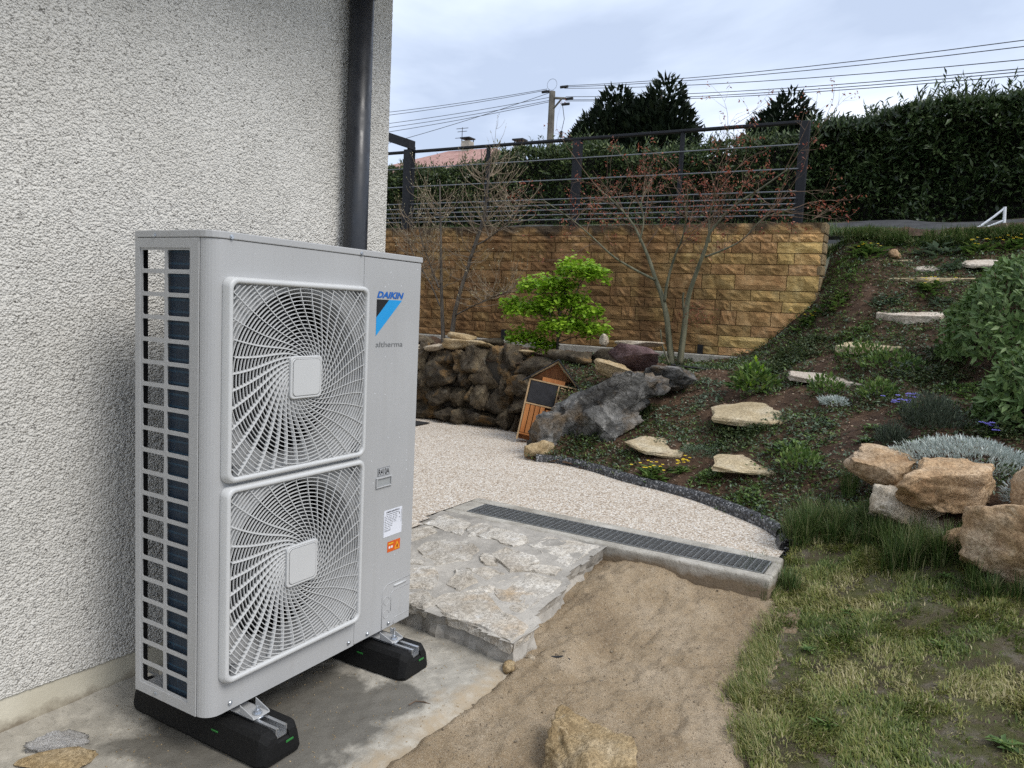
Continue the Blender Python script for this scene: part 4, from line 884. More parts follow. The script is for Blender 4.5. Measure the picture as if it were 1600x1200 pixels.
o = rock('loose_stone', (.10, .12, .09), 760, M_OCH, (3.88, 1.06, .20), (0, .2, .4), sub=4); tag(o, 'brown stone at the foot of the weathered rock where the kerb begins', 'rock')
o = rock('loose_stone', (.2, .22, .1), 761, M_FOS, (4.85, .35, .78), (0, .1, .4), sub=4, nz_=.2); tag(o, 'low grey rock under the purplish slab at its right', 'rock')

# ---------------------------------------------------------------- insect hotel leaning on the rock wall
t = NT('stained_wood'); c = t.ramp(t.noise(4, 6, .6, stretch=(9, 9, .7)), [(.3, (.30, .10, .025)), (.7, (.52, .22, .07))]); t.bump((t.noise(8, 5, stretch=(12, 12, .6)), .4, .004)); M_WOOD = t.fin(t.objrand(c, .15), .55, .35)
M_PALEW = plain('pale_wood', (.42, .29, .16), .7, .3, 0, .2, 20); M_CHALK = plain('dark_panel', (.028, .028, .031), .75, .3, 0, .3, 20); M_ROOFF = plain('roof_felt', (.02, .021, .024), .6, .3, 0, .3, 30)
ih = empty('insect_hotel', (4.50, 1.38, .15), 0, 'wooden insect hotel with pitched black roof leaning beside the grey rock', 'insect hotel')
ih.rotation_euler = (-.10, .17, R_(-64)); 
W2, H = .21, .54     # local: x across, y depth (front -y), z up
def ipart(name, mat, *boxes, par=ih, **k):
    m = MB()
    for b in boxes: m.box(*b)
    return m.build(name, mat, par, **k)
ipart('side_board', M_PALEW, (-W2, -W2+.014, -.07, .07, 0, H)); ipart('side_board', M_PALEW, (W2-.014, W2, -.07, .07, 0, H))
ipart('base_board', M_WOOD, (-W2+.0141, W2-.0141, -.07, .07, .05, .064)); ipart('back_board', M_WOOD, (-W2+.0141, W2-.0141, .055, .069, 0, H)); ipart('shelf', M_PALEW, (-W2+.0141, W2-.0141, -.068, .0545, .32, .332)); ipart('shelf', M_PALEW, (-W2+.0141, W2-.0141, -.068, .0545, .528, .54))
ipart('chalk_panel', M_CHALK, (-W2+.02, .045, -.066, -.06, .337, .523)); ipart('divider', M_PALEW, (.05, .062, -.066, .0545, .333, .5275)); ipart('divider', M_PALEW, (.03, .042, -.066, .0545, .0645, .3195))
for i in range(4): ipart('slat', M_WOOD, (-W2+.018+i*.044, -W2+.018+i*.044+.037, -.069-.004*(i % 2), -.057, .068, .316))
ipart('slat', M_WOOD, (-.01, .024, -.066, -.055, .068, .30)); ipart('slat', M_WOOD, (.05, .085, -.066, -.055, .068, .22))
m = MB(); rs2 = random.Random(8)
for _ in range(60):
    x = rs2.uniform(.068, W2-.022); z = rs2.uniform(.345, .518); m.tube([(x, -.06-rs2.uniform(0, .012), z), (x, .04, z)], rs2.uniform(.005, .009), 6)
cn = m.build('cane_stuffing', M_PALEW, ih); cn['kind'] = 'stuff'
m = MB(); m.add([(-W2+.014, .055, .54), (W2-.014, .055, .54), (0, .055, .72), (-W2+.014, .069, .54), (W2-.014, .069, .54), (0, .069, .72)], [(0, 1, 2), (5, 4, 3), (0, 3, 4, 1), (1, 4, 5, 2), (2, 5, 3, 0)]); m.build('gable_back', M_WOOD, ih)
ipart('gable_block', M_WOOD, (-.10, .10, -.05, .03, .5405, .575)); 
for s in (-1, 1):
    m = MB(); a = (s*.265, .50); b = (0, .745); th = .012; m.add([(a[0], -.10, a[1]), (b[0], -.10, b[1]), (b[0], .10, b[1]), (a[0], .10, a[1]), (a[0], -.10, a[1]+th), (b[0], -.10, b[1]+th), (b[0], .10, b[1]+th), (a[0], .10, a[1]+th)], [(0, 3, 2, 1) if s < 0 else (0, 1, 2, 3), (4, 5, 6, 7) if s < 0 else (7, 6, 5, 4), (0, 1, 5, 4), (1, 2, 6, 5), (2, 3, 7, 6), (3, 0, 4, 7)]); m.build('roof_panel', M_ROOFF, ih)
    m = MB(); m.add([(s*.20, -.072, .548), (0, -.072, .722), (0, -.060, .722), (s*.20, -.060, .548), (s*.20, -.072, .562), (0, -.072, .737), (0, -.060, .737), (s*.20, -.060, .562)], [(0, 1, 2, 3), (7, 6, 5, 4), (0, 4, 5, 1), (1, 5, 6, 2), (2, 6, 7, 3), (3, 7, 4, 0)]); m.build('bargeboard', M_PALEW, ih)

# ================================================================ foliage helpers
T_LEAF = (np.array([(0, 0, 0), (.5, 0, -.03), (1, 0, -.14), (.45, -.5, .07), (.45, .5, .07)]), np.array([(0, 4, 1), (1, 4, 2), (0, 1, 3), (1, 2, 3)]))
T_ROUND = (np.array([(.08, 0, 0), (0, -.32, .03), (.42, -.52, .05), (.8, -.32, 0), (1, 0, -.08), (.8, .32, 0), (.42, .52, .05), (0, .32, .03)]), np.array([(0, 1, 2), (0, 2, 3), (0, 3, 4), (0, 4, 5), (0, 5, 6), (0, 6, 7)]))
T_SPRAY = (np.array([(0, -.06, 0), (0, .06, 0), (.35, -.5, .02), (.55, -.1, 0), (.4, .5, .02), (1, 0, -.1)]), np.array([(0, 3, 2), (0, 1, 3), (1, 4, 3), (3, 5, 2), (3, 4, 5)]))
def unit(a): return a/(np.linalg.norm(a, axis=1)[:, None]+1e-9)
def leaf_arrays(pos, ax, nr, L_, W_, tm):
    ax = unit(ax); s = unit(np.cross(nr, ax)); n = np.cross(ax, s); tv, tf = tm; k = len(tv); N = len(pos)
    V = pos[:, None]+ax[:, None]*(tv[None, :, :1]*L_[:, None, None])+s[:, None]*(tv[None, :, 1:2]*W_[:, None, None])+n[:, None]*(tv[None, :, 2:]*L_[:, None, None])
    F = (tf[None]+(np.arange(N)*k)[:, None, None]); return V.reshape(-1, 3), F.reshape(-1, 3), k
def leaves(name, pos, ax, nr, L_, W_, mat, parent=None, tm=T_LEAF, rs=rng, smooth=False):
    V, F, k = leaf_arrays(np.asarray(pos), np.asarray(ax), np.asarray(nr), np.asarray(L_), np.asarray(W_), tm)
    return fastobj(name, V, F, mat, parent, attr=np.repeat(rs.random(len(pos)), k), smooth=smooth)
def blades(name, pos, hd, tilt, Lb, Wb, mat, parent=None, rs=rng, attr=None):
    """grass blades: base position, heading angle, tilt from vertical, length, width"""
    N = len(pos); d = np.c_[np.cos(hd), np.sin(hd), np.zeros(N)]; s = np.c_[-np.sin(hd), np.cos(hd), np.zeros(N)]; upv = np.array([[0, 0, 1.]])
    p1 = pos + (upv*np.cos(tilt*.5)[:, None] + d*np.sin(tilt*.5)[:, None])*(Lb*.5)[:, None]
    p2 = p1 + (upv*np.cos(tilt*1.45)[:, None] + d*np.sin(tilt*1.45)[:, None])*(Lb*.5)[:, None]
    V = np.stack([pos-s*Wb[:, None]*.5, pos+s*Wb[:, None]*.5, p1-s*Wb[:, None]*.42, p1+s*Wb[:, None]*.42, p2], 1).reshape(-1, 3)
    F = np.array([(0, 1, 3), (0, 3, 2), (2, 3, 4)])[None]+(np.arange(N)*5)[:, None, None]
    return fastobj(name, V, F.reshape(-1, 3), mat, parent, attr=np.repeat(rs.random(N) if attr is None else attr, 5))
def rdir(rs, n): return unit(rs.normal(size=(n, 3)))
G = lambda *c: [(i/(len(c)-1), q) for i, q in enumerate(c)]
M_GRASS = leafmat('lawn_grass', G((.06, .095, .018), (.10, .145, .028), (.15, .185, .04), (.22, .225, .06), (.32, .29, .12), (.48, .42, .24)), .25)
M_TUFT = leafmat('long_grass', G((.032, .065, .016), (.06, .11, .026), (.10, .155, .04), (.26, .25, .12)), .25)
M_LAUREL = leafmat('laurel_leaf', G((.016, .032, .011), (.030, .054, .017), (.052, .085, .027), (.10, .135, .055)), .12, .38, .5)
M_CYP = leafmat('hedge_leaf', G((.018, .034, .011), (.036, .062, .019), (.065, .10, .03), (.13, .165, .05)), .15)
M_CON = leafmat('conifer_spray', G((.006, .013, .007), (.012, .022, .010), (.022, .034, .014)), .08, .6, .3)
M_SAP = leafmat('bright_leaf', G((.15, .30, .018), (.25, .43, .028), (.38, .55, .05), (.20, .37, .028)), .40)
M_SAGE = leafmat('sage_leaf', G((.06, .115, .028), (.095, .165, .045), (.14, .22, .065), (.19, .26, .10)), .25)
M_GREEN = leafmat('green_leaf', G((.042, .085, .018), (.075, .14, .028), (.12, .195, .045), (.18, .24, .065)), .25)
M_DKGR = leafmat('dark_creeper_leaf', G((.018, .034, .010), (.034, .058, .016), (.058, .085, .026), (.10, .115, .04)), .2)
M_GREYG = leafmat('grey_green_leaf', G((.07, .105, .06), (.12, .17, .105), (.19, .25, .17)), .2)
M_SILV = leafmat('silver_leaf', G((.34, .39, .36), (.48, .54, .50), (.64, .68, .64)), .2, .7)
M_LAV = leafmat('lavender_leaf', G((.05, .07, .045), (.085, .11, .075), (.13, .155, .11)), .2)
M_YFL = leafmat('yellow_petal', G((.72, .50, .02), (.85, .66, .04)), .3); M_BFL = leafmat('blue_petal', G((.12, .11, .42), (.22, .20, .62)), .3); M_REDL = leafmat('red_leaf', G((.16, .035, .022), (.30, .08, .045), (.36, .16, .09)), .35)
M_LIT = leafmat('leaf_litter', G((.05, .025, .014), (.13, .07, .038), (.26, .17, .10), (.42, .36, .27)), .05, .8)
t = NT('bark_grey'); c = t.ramp(t.noise(12, 7, stretch=(3, 3, .6)), [(.3, (.045, .038, .032)), (.7, (.15, .13, .105))]); t.bump((t.noise(30, 6, stretch=(3, 3, .5)), .7, .006)); M_BARK = t.fin(c, .85, .25)
t = NT('bark_green'); c = t.ramp(t.noise(9, 7, stretch=(3, 3, .5)), [(.3, (.05, .055, .032)), (.7, (.19, .18, .115))]); t.bump((t.noise(30, 6, stretch=(3, 3, .5)), .6, .005)); M_BARKG = t.fin(c, .75, .3)
M_TWIG = plain('twig', (.13, .085, .055), .75, .3, 0, .35, 30); M_TWIGP = plain('pale_twig', (.20, .155, .105), .75, .3, 0, .35, 30); M_BUD = plain('bud', (.42, .37, .22), .6)

# ================================================================ lawn and grassy lip
def sample(poly, n, rs, box):
    out = np.empty((0, 2))
    while len(out) < n:
        q = rs.uniform(box[0], box[1], (n, 2)); q = q[inpoly(q[:, 0], q[:, 1], poly)]; out = np.r_[out, q]
    return out[:n]
rs = np.random.default_rng(21)
q = sample(LAWN_POLY, 260000, rs, ((.45, -2.9), (3.2, -1.0)))
den = .8*fbm(P3(q[:, 0]*4.2, q[:, 1]*4.2), 4, 91, .65) + .55*fbm(P3(q[:, 0]*17, q[:, 1]*17), 2, 92); dist = np.hypot(q[:, 0]+1.33, q[:, 1]+1.7)
edge = np.clip((q[:, 1]+1.28)/.25, 0, 1)*(q[:, 0] < 2.3)
keep = rs.random(len(q)) < np.clip(.64+1.0*den - .10*edge, .04, 1); q = q[keep][:122000]; n = len(q); den = den[keep][:122000]
cl = np.clip(.5+.8*den, .2, 1.2)
z = lawnz(q[:, 0], q[:, 1])
tall = np.exp(-((q[:, 0]-2.75)**2/.12 + (q[:, 1]+1.5)**2/.2))
Lb = rs.uniform(.012, .042, n)*(.65+.5*cl)*(1+.5*tall); hd = 3.5*vn(P3(q[:, 0]*7, q[:, 1]*7), 14)+rs.normal(0, .9, n); hue = np.clip(.46+.34*fbm(P3(q[:, 0]*5, q[:, 1]*5), 3, 15)+rs.normal(0, .17, n), 0, 1); hue = np.where(rs.random(n) < .05, rs.uniform(.85, 1, n), hue)
go = blades('lawn_grass', np.c_[q, z-.004], hd, np.clip(rs.normal(.95, .40, n), .1, 1.6), Lb, rs.uniform(.0020, .0056, n), M_GRASS, rs=rs, attr=hue); tag(go, 'short patchy grass of the lawn in the right foreground', 'grass', kind='stuff')
# fringe spilling over the sand edge
fp_ = catmull([(2.42, -1.03), (2.0, -1.11), (1.71, -1.14), (1.46, -1.16), (1.25, -1.17), (1.07, -1.24), (.9, -1.29), (.5, -1.34)], 10); k = rs.integers(0, len(fp_)-1, 16000); f_ = rs.random((16000, 1)); q = fp_[k]*(1-f_)+fp_[k+1]*f_
m_ = fbm(P3(q[:, 0]*6, q[:, 1]*6), 2, 55); kk = m_ > -.25+rs.normal(0, .2, 16000); q = q[kk] + rs.normal(0, .028, (kk.sum(), 2)); n = len(q)
hd = np.where(rs.random(n) < .6, rs.uniform(.6, 2.4, n), rs.uniform(0, 6.28, n))
o = blades('edge_grass', np.c_[q, lawnz(q[:, 0], q[:, 1])-.004], hd, rs.uniform(.3, 1.2, n), rs.uniform(.02, .055, n), rs.uniform(.0015, .003, n), M_GRASS, rs=rs); tag(o, 'ragged grass fringe along the edge of the sand', 'grass', kind='stuff')
# broad-leaved lawn weeds, each a flat rosette
for i, (x, y, r_, lab) in enumerate(((2.15, -1.42, .05, 'flat dandelion rosette in the lawn near the drain corner'), (1.55, -2.02, .045, 'dandelion rosette at the lower right of the lawn'), (1.35, -1.93, .05, 'broad-leaved weed at the bottom right of the lawn'), (1.9, -1.75, .04, 'small clover patch in the middle of the lawn'), (2.45, -1.75, .04, 'small weed rosette below the long grass'), (1.22, -1.45, .04, 'weed rosette near the sand edge at the bottom'), (1.75, -1.3, .035, 'tiny weed in the lawn close to the sand edge'))):
    pw = empty('lawn_weed', (x, y, lz(x, y)), 0, lab, 'weed', 'weeds in the lawn'); nn = 26; a = rs.uniform(0, 6.28, nn)
    leaves('foliage', np.c_[rs.normal(0, r_*.3, (nn, 2)), np.full(nn, .008)], np.c_[np.cos(a), np.sin(a), rs.uniform(.1, .6, nn)], np.c_[rs.normal(0, .2, (nn, 2)), np.ones(nn)], rs.uniform(.5, 1.1, nn)*r_, rs.uniform(.2, .4, nn)*r_, M_GREEN, pw, T_LEAF, rs)
# long dark tufts before the boulders
cpt = [(2.80, -1.04), (2.86, -1.12), (2.95, -1.25), (2.93, -1.36), (2.86, -1.48), (2.78, -1.58), (2.68, -1.68), (2.56, -1.74), (2.5, -1.85), (2.38, -1.92), (2.30, -2.02), (2.24, -2.12), (2.80, -1.30), (2.70, -1.45), (2.60, -1.58), (2.28, -1.0), (2.36, -1.06)]
pos = []; hds = []; lb = []; tl = []
for (x, y) in cpt:
    for _ in range(3 if x < 2.45 else 6):
        cx_, cy_ = x+rs.normal(0, .05), y+rs.normal(0, .05); n = 120; a = rs.uniform(0, 6.28, n); r = np.abs(rs.normal(0, .025, n)); px = cx_+r*np.cos(a); py = cy_+r*np.sin(a)
        pos.append(np.c_[px, py, lawnz(px, py)-.005]); hds.append(a+rs.normal(0, .5, n)); sc_ = .6 if x < 2.45 else 1.0; lb.append(rs.uniform(.06, .21, n)*sc_*(.7 if (x > 2.75 and y < -1.2) else 1)); tl.append(np.abs(rs.normal(.45, .3, n)))
pos = np.concatenate(pos); n = len(pos)
o = blades('long_grass', pos, np.concatenate(hds), np.concatenate(tl), np.concatenate(lb), rs.uniform(.0025, .0048, n), M_TUFT, rs=rs); tag(o, 'long dark grass growing in front of the tan boulders', 'grass', kind='stuff')
# grass on the lip and the verge
n = 42000; q = np.c_[rs.uniform(6.98, 8.45, n)**1.0, rs.uniform(-4, -.4, n)]; q[:, 0] = 6.98+(q[:, 0]-6.98)*rs.random(n)*.86
q = q[(fbm(P3(q[:, 0]*5, q[:, 1]*5), 3, 12) > -.45+rs.normal(0, .2, n)) | (q[:, 0] > 7.25)]; n = len(q); z = np.where(q[:, 0] < 7.13, garden(q[:, 0], q[:, 1]), upz(q[:, 0], q[:, 1]))
near = q[:, 0] < 7.2
o = blades('verge_grass', np.c_[q, z-.01], np.where(near & (rs.random(n) < .6), np.pi+rs.normal(0, .6, n), rs.uniform(0, 6.28, n)), np.where(near, rs.uniform(.5, 1.5, n), rs.uniform(.15, .8, n)), np.where(near, rs.uniform(.06, .17, n), rs.uniform(.04, .10, n)), rs.uniform(.004, .008, n), M_TUFT, rs=rs); tag(o, 'grassy verge along the lip above the planted slope', 'grass', kind='stuff')
n = 5000; q = np.c_[rs.uniform(6.7, 7.6, n), rs.uniform(-.5, 5, n)]; o = blades('terrace_grass', np.c_[q, upz(q[:, 0], q[:, 1])], rs.uniform(0, 6.28, n), rs.uniform(.1, .8, n), rs.uniform(.05, .18, n), rs.uniform(.004, .008, n), M_TUFT, rs=rs); tag(o, 'thin grass behind the railing on the block wall', 'grass', kind='stuff')
# leaf litter and pebbles on the bed
n = 15000; q = sample(GARDEN_POLY, n, rs, ((2.9, -2.4), (7.1, 3.5))); z = garden(q[:, 0], q[:, 1])
o = leaves('leaf_litter', np.c_[q, z+.004], np.c_[rs.normal(size=(n, 2)), rs.normal(0, .25, n)], np.c_[rs.normal(0, .3, (n, 2)), np.ones(n)], rs.uniform(.008, .028, n), rs.uniform(.006, .018, n), M_LIT, rs=rs); tag(o, 'scattered dead leaves and chips on the garden soil', 'leaf litter', kind='stuff')
mpb = rockmesh('pebble', (1, .8, .6), 5, sub=1, cuts=3); pv = np.array([v.co[:] for v in mpb.vertices]); pf_ = np.array([p.vertices[:] for p in mpb.polygons])
n = 1500; q = sample(GARDEN_POLY, n, rs, ((2.9, -2.2), (7.0, 2))); s = rs.uniform(.004, .016, n)**1.0; z = garden(q[:, 0], q[:, 1]); a = rs.uniform(0, 6.28, n); ca, sa = np.cos(a), np.sin(a)
V = np.stack([(pv[None, :, 0]*ca[:, None]-pv[None, :, 1]*sa[:, None])*s[:, None]+q[:, :1], (pv[None, :, 0]*sa[:, None]+pv[None, :, 1]*ca[:, None])*s[:, None]+q[:, 1:], pv[None, :, 2]*s[:, None]+z[:, None]], 2).reshape(-1, 3)
o = fastobj('pebbles', V, (pf_[None]+(np.arange(n)*len(pv))[:, None, None]).reshape(-1, 3), rockmat('bed_pebble', [(.3, (.16, .11, .07)), (.7, (.5, .42, .32))], 25, .1)); tag(o, 'small stones scattered over the garden soil', 'pebbles', kind='stuff')

# sprinkled weed seedlings over the bed and grit over the sand
n = 26000; q = sample(GARDEN_POLY, n, rs, ((3.0, -2.3), (7.1, 1.6))); dn = fbm(P3(q[:, 0]*2.4, q[:, 1]*2.4), 3, 71); q = q[(dn > .04-.16*np.clip((q[:, 0]-5.4)/.8, 0, 1)-.22*np.exp(-(q[:, 1]+.55)**2/.06)+rs.normal(0, .22, n))]; n = len(q); z = garden(q[:, 0], q[:, 1])
for kk, (mt_, nm_) in enumerate(((M_DKGR, 'dark'), (M_GREEN, 'green'), (M_GREYG, 'grey'))):
    qi = q[kk::3]; zi = z[kk::3]; m_ = len(qi); qi = np.repeat(qi, 3, 0)+rs.normal(0, .012, (m_*3, 2)); zi = np.repeat(zi, 3)+rs.uniform(.0, .025, m_*3); m_ *= 3
    o = leaves('weed_seedlings', np.c_[qi, zi], np.c_[rs.normal(size=(m_, 2)), rs.uniform(0, 1.0, m_)], np.c_[rs.normal(0, .4, (m_, 2)), np.ones(m_)], rs.uniform(.014, .036, m_), rs.uniform(.007, .017, m_), mt_, rs=rs); tag(o, 'sprinkled small %s weed leaves over the garden bed' % nm_, 'weeds', kind='stuff')

def scatter_rocks(name, q, z, s, mat, label):
    n = len(q); a = rs.uniform(0, 6.28, n); ca, sa = np.cos(a), np.sin(a)
    V = np.stack([(pv[None, :, 0]*ca[:, None]-pv[None, :, 1]*sa[:, None])*s[:, None]+q[:, :1], (pv[None, :, 0]*sa[:, None]+pv[None, :, 1]*ca[:, None])*s[:, None]+q[:, 1:], pv[None, :, 2]*s[:, None]+z[:, None]], 2).reshape(-1, 3)
    o = fastobj(name, V, (pf_[None]+(np.arange(n)*len(pv))[:, None, None]).reshape(-1, 3), mat); tag(o, label, 'pebbles', kind='stuff')
qs_ = sample(SAND, 2600, rs, ((.1, -1.35), (2.3, -.2))); scatter_rocks('sand_grit', qs_, sandz(qs_[:, 0], qs_[:, 1]), rs.uniform(.0012, .0038, 2600)*np.where(rs.random(2600) < .04, 2.2, 1), rockmat('grit', [(.3, (.25, .17, .10)), (.7, (.6, .52, .4))], 60, .1), 'coarse grit lying over the sand strip')
qs_ = np.c_[rs.uniform(-.2, 1.05, 900), rs.uniform(-.45, .5, 900)]; scatter_rocks('pad_crumbs', qs_, padz(qs_[:, 0], qs_[:, 1])+.001, rs.uniform(.0008, .0028, 900), M_OCH, 'sand crumbs and grit strewn on the concrete pad')

# ================================================================ planting bed
def plant(name, x, y, label, cat, group=None): return empty(name, (x, y, gz(x, y)), 0, label, cat, group)
def mound(p, r, h, n, Ls, Ws, mat, rs, tm=T_LEAF, upw=.6, inner=.55, name='foliage', ry=None):
    """leaves through a dome, pointing outwards and up"""
    d = rdir(rs, n); d[:, 2] = np.abs(d[:, 2]); k = inner+(1-inner)*rs.random(n)**.5; pos = d*np.c_[np.full(n, r), np.full(n, ry or r), np.full(n, h)]*k[:, None]*(1+.16*fbm(d*2.4+r*9, 3, 7))[:, None]
    ax = d+rs.normal(0, .45, (n, 3))+np.array([0, 0, upw]); return leaves(name, pos, ax, np.c_[rs.normal(0, .5, (n, 2)), np.ones(n)], rs.uniform(.7, 1.25, n)*Ls, rs.uniform(.75, 1.2, n)*Ws, mat, p, tm, rs)
def creeper(p, r, n, Ls, Ws, mat, rs, h=.05, name='foliage', tm=T_LEAF):
    a = rs.uniform(0, 6.28, n); rr = r*np.sqrt(rs.random(n))*(1+.35*np.sin(a*3+r*20)); x = rr*np.cos(a); y = rr*np.sin(a); X0, Y0, Z0 = p.location
    z = garden(X0+x, Y0+y)-Z0+rs.random(n)*h*np.clip(1.15-rr/r, .25, 1); ax = np.c_[rs.normal(size=(n, 2)), rs.uniform(-.1, .9, n)]
    return leaves(name, np.c_[x, y, z], ax, np.c_[rs.normal(0, .35, (n, 2)), np.ones(n)], rs.uniform(.7, 1.3, n)*Ls, rs.uniform(.7, 1.2, n)*Ws, mat, p, tm, rs)
def rosette(p, n, Ls, Ws, mat, rs, spread=.4, name='foliage', elev=.5, off=0):
    a = rs.uniform(0, 6.28, n); el = rs.uniform(.1, elev, n); ax = np.c_[np.cos(a), np.sin(a), el]; r = rs.random(n)*spread*Ls; c_ = rs.normal(0, off, (n, 2)) if off else np.zeros((n, 2)); X0, Y0, Z0 = p.location
    px = r*np.cos(a)+c_[:, 0]; py = r*np.sin(a)+c_[:, 1]; z = garden(X0+px, Y0+py)-Z0
    return leaves(name, np.c_[px, py, z+.006], ax, np.c_[-np.cos(a)*.4, -np.sin(a)*.4, np.ones(n)], rs.uniform(.6, 1.15, n)*Ls, rs.uniform(.8, 1.15, n)*Ws, mat, p, T_LEAF, rs)
def flowers(p, pts_, r, mat, rs, name='flowers', np_=5):
    pos = []; ax = []; 
    for q in pts_:
        a0 = rs.uniform(0, 6)
        for k in range(np_): pos.append(q); ax.append((math.cos(a0+k*6.283/np_), math.sin(a0+k*6.283/np_), .25))
    n = len(pos); return leaves(name, np.array(pos), np.array(ax), np.tile([-.4, -.4, 1.0], (n, 1)), np.full(n, r), np.full(n, r*.9), mat, p, T_LEAF, rs)
def spikes(p, r, n, h, mat, rs, name='stems', w=.004):
    a = rs.uniform(0, 6.28, n); rr = r*.5*np.sqrt(rs.random(n)); return blades(name, np.c_[rr*np.cos(a), rr*np.sin(a), np.zeros(n)], a+rs.normal(0, .4, n), np.abs(rs.normal(.35, .2, n)), rs.uniform(.6, 1.15, n)*h, np.full(n, w), mat, p, rs)
rs = np.random.default_rng(31)
# sage bushes
for (x, y, r, h, n, lab) in ((5.05, -2.14, .54, .72, 3400, 'rounded sage bush with broad soft leaves high on the slope at right'), (4.08, -2.14, .30, .42, 1500, 'leafy sage bush lower at the right edge above the boulders')):
    p = plant('sage_bush', x, y, lab, 'bush'); nn = int(n*1.7); d_ = rdir(rs, nn); d_[:, 2] = np.abs(d_[:, 2])*1.05-.05; kf = 1-.22*rs.random(nn)**1.5; ps_ = d_*np.array([r, r, h])*kf[:, None]*(1+.07*fbm(d_*3+r*9, 3, 7))[:, None]
    tg = rdir(rs, nn); tg = tg-d_*np.sum(tg*d_, 1)[:, None]; leaves('foliage', ps_, unit(tg)*.75+d_*.55+np.array([0, 0, .3]), d_+rs.normal(0, .3, (nn, 3)), rs.uniform(.045, .085, nn), rs.uniform(.02, .032, nn), M_SAGE, p, T_LEAF, rs)
    st_ = MB()
    for _ in range(14):
        a = rs.uniform(0, 6.28); b = rs.uniform(.3, .7)*r; st_.tube([(0, 0, -.02), (math.cos(a)*b*.5, math.sin(a)*b*.5, h*.4), (math.cos(a)*b, math.sin(a)*b, h*.8)], [.008, .005, .003], 5)
    st_.build('stems', M_TWIG, p)
# silver mat
p = plant('silver_carpet_plant', 3.38, -1.82, 'carpet of silver-grey leaves spilling behind the tan boulders', 'plant'); p.location.z = .56
mound(p, .24, .16, 4200, .030, .007, M_SILV, rs, upw=.9, inner=.7, ry=.40)
p = plant('silver_carpet_plant', 2.93, -2.03, 'small silver-grey tuft hanging between the two right boulders', 'plant'); p.location.z = .52
mound(p, .09, .12, 500, .030, .007, M_SILV, rs, upw=.4, inner=.5)
# lavender and blue flowers
p = plant('lavender', 3.92, -1.60, 'grey-green lavender clump in the middle right of the bed', 'plant'); mound(p, .17, .20, 1500, .05, .004, M_LAV, rs, upw=1.6, inner=.2)
p = plant('lavender', 3.78, -1.40, 'smaller grey-green lavender clump left of the large one', 'plant'); mound(p, .09, .11, 600, .045, .004, M_LAV, rs, upw=1.6, inner=.2)
p = plant('blue_flower_clump', 4.20, -1.45, 'low clump of blue flowers beside the lavender', 'plant'); creeper(p, .10, 120, .035, .018, M_GREEN, rs, .06); flowers(p, [(rs.normal(0, .05), rs.normal(0, .05), rs.uniform(.05, .12)) for _ in range(22)], .018, M_BFL, rs)
p = plant('blue_flower_clump', 3.80, -1.90, 'tiny blue flower behind the silver carpet plant', 'plant'); creeper(p, .06, 50, .03, .015, M_GREEN, rs, .04); flowers(p, [(rs.normal(0, .025), rs.normal(0, .025), rs.uniform(.04, .08)) for _ in range(9)], .018, M_BFL, rs)['kind'] = 'stuff'
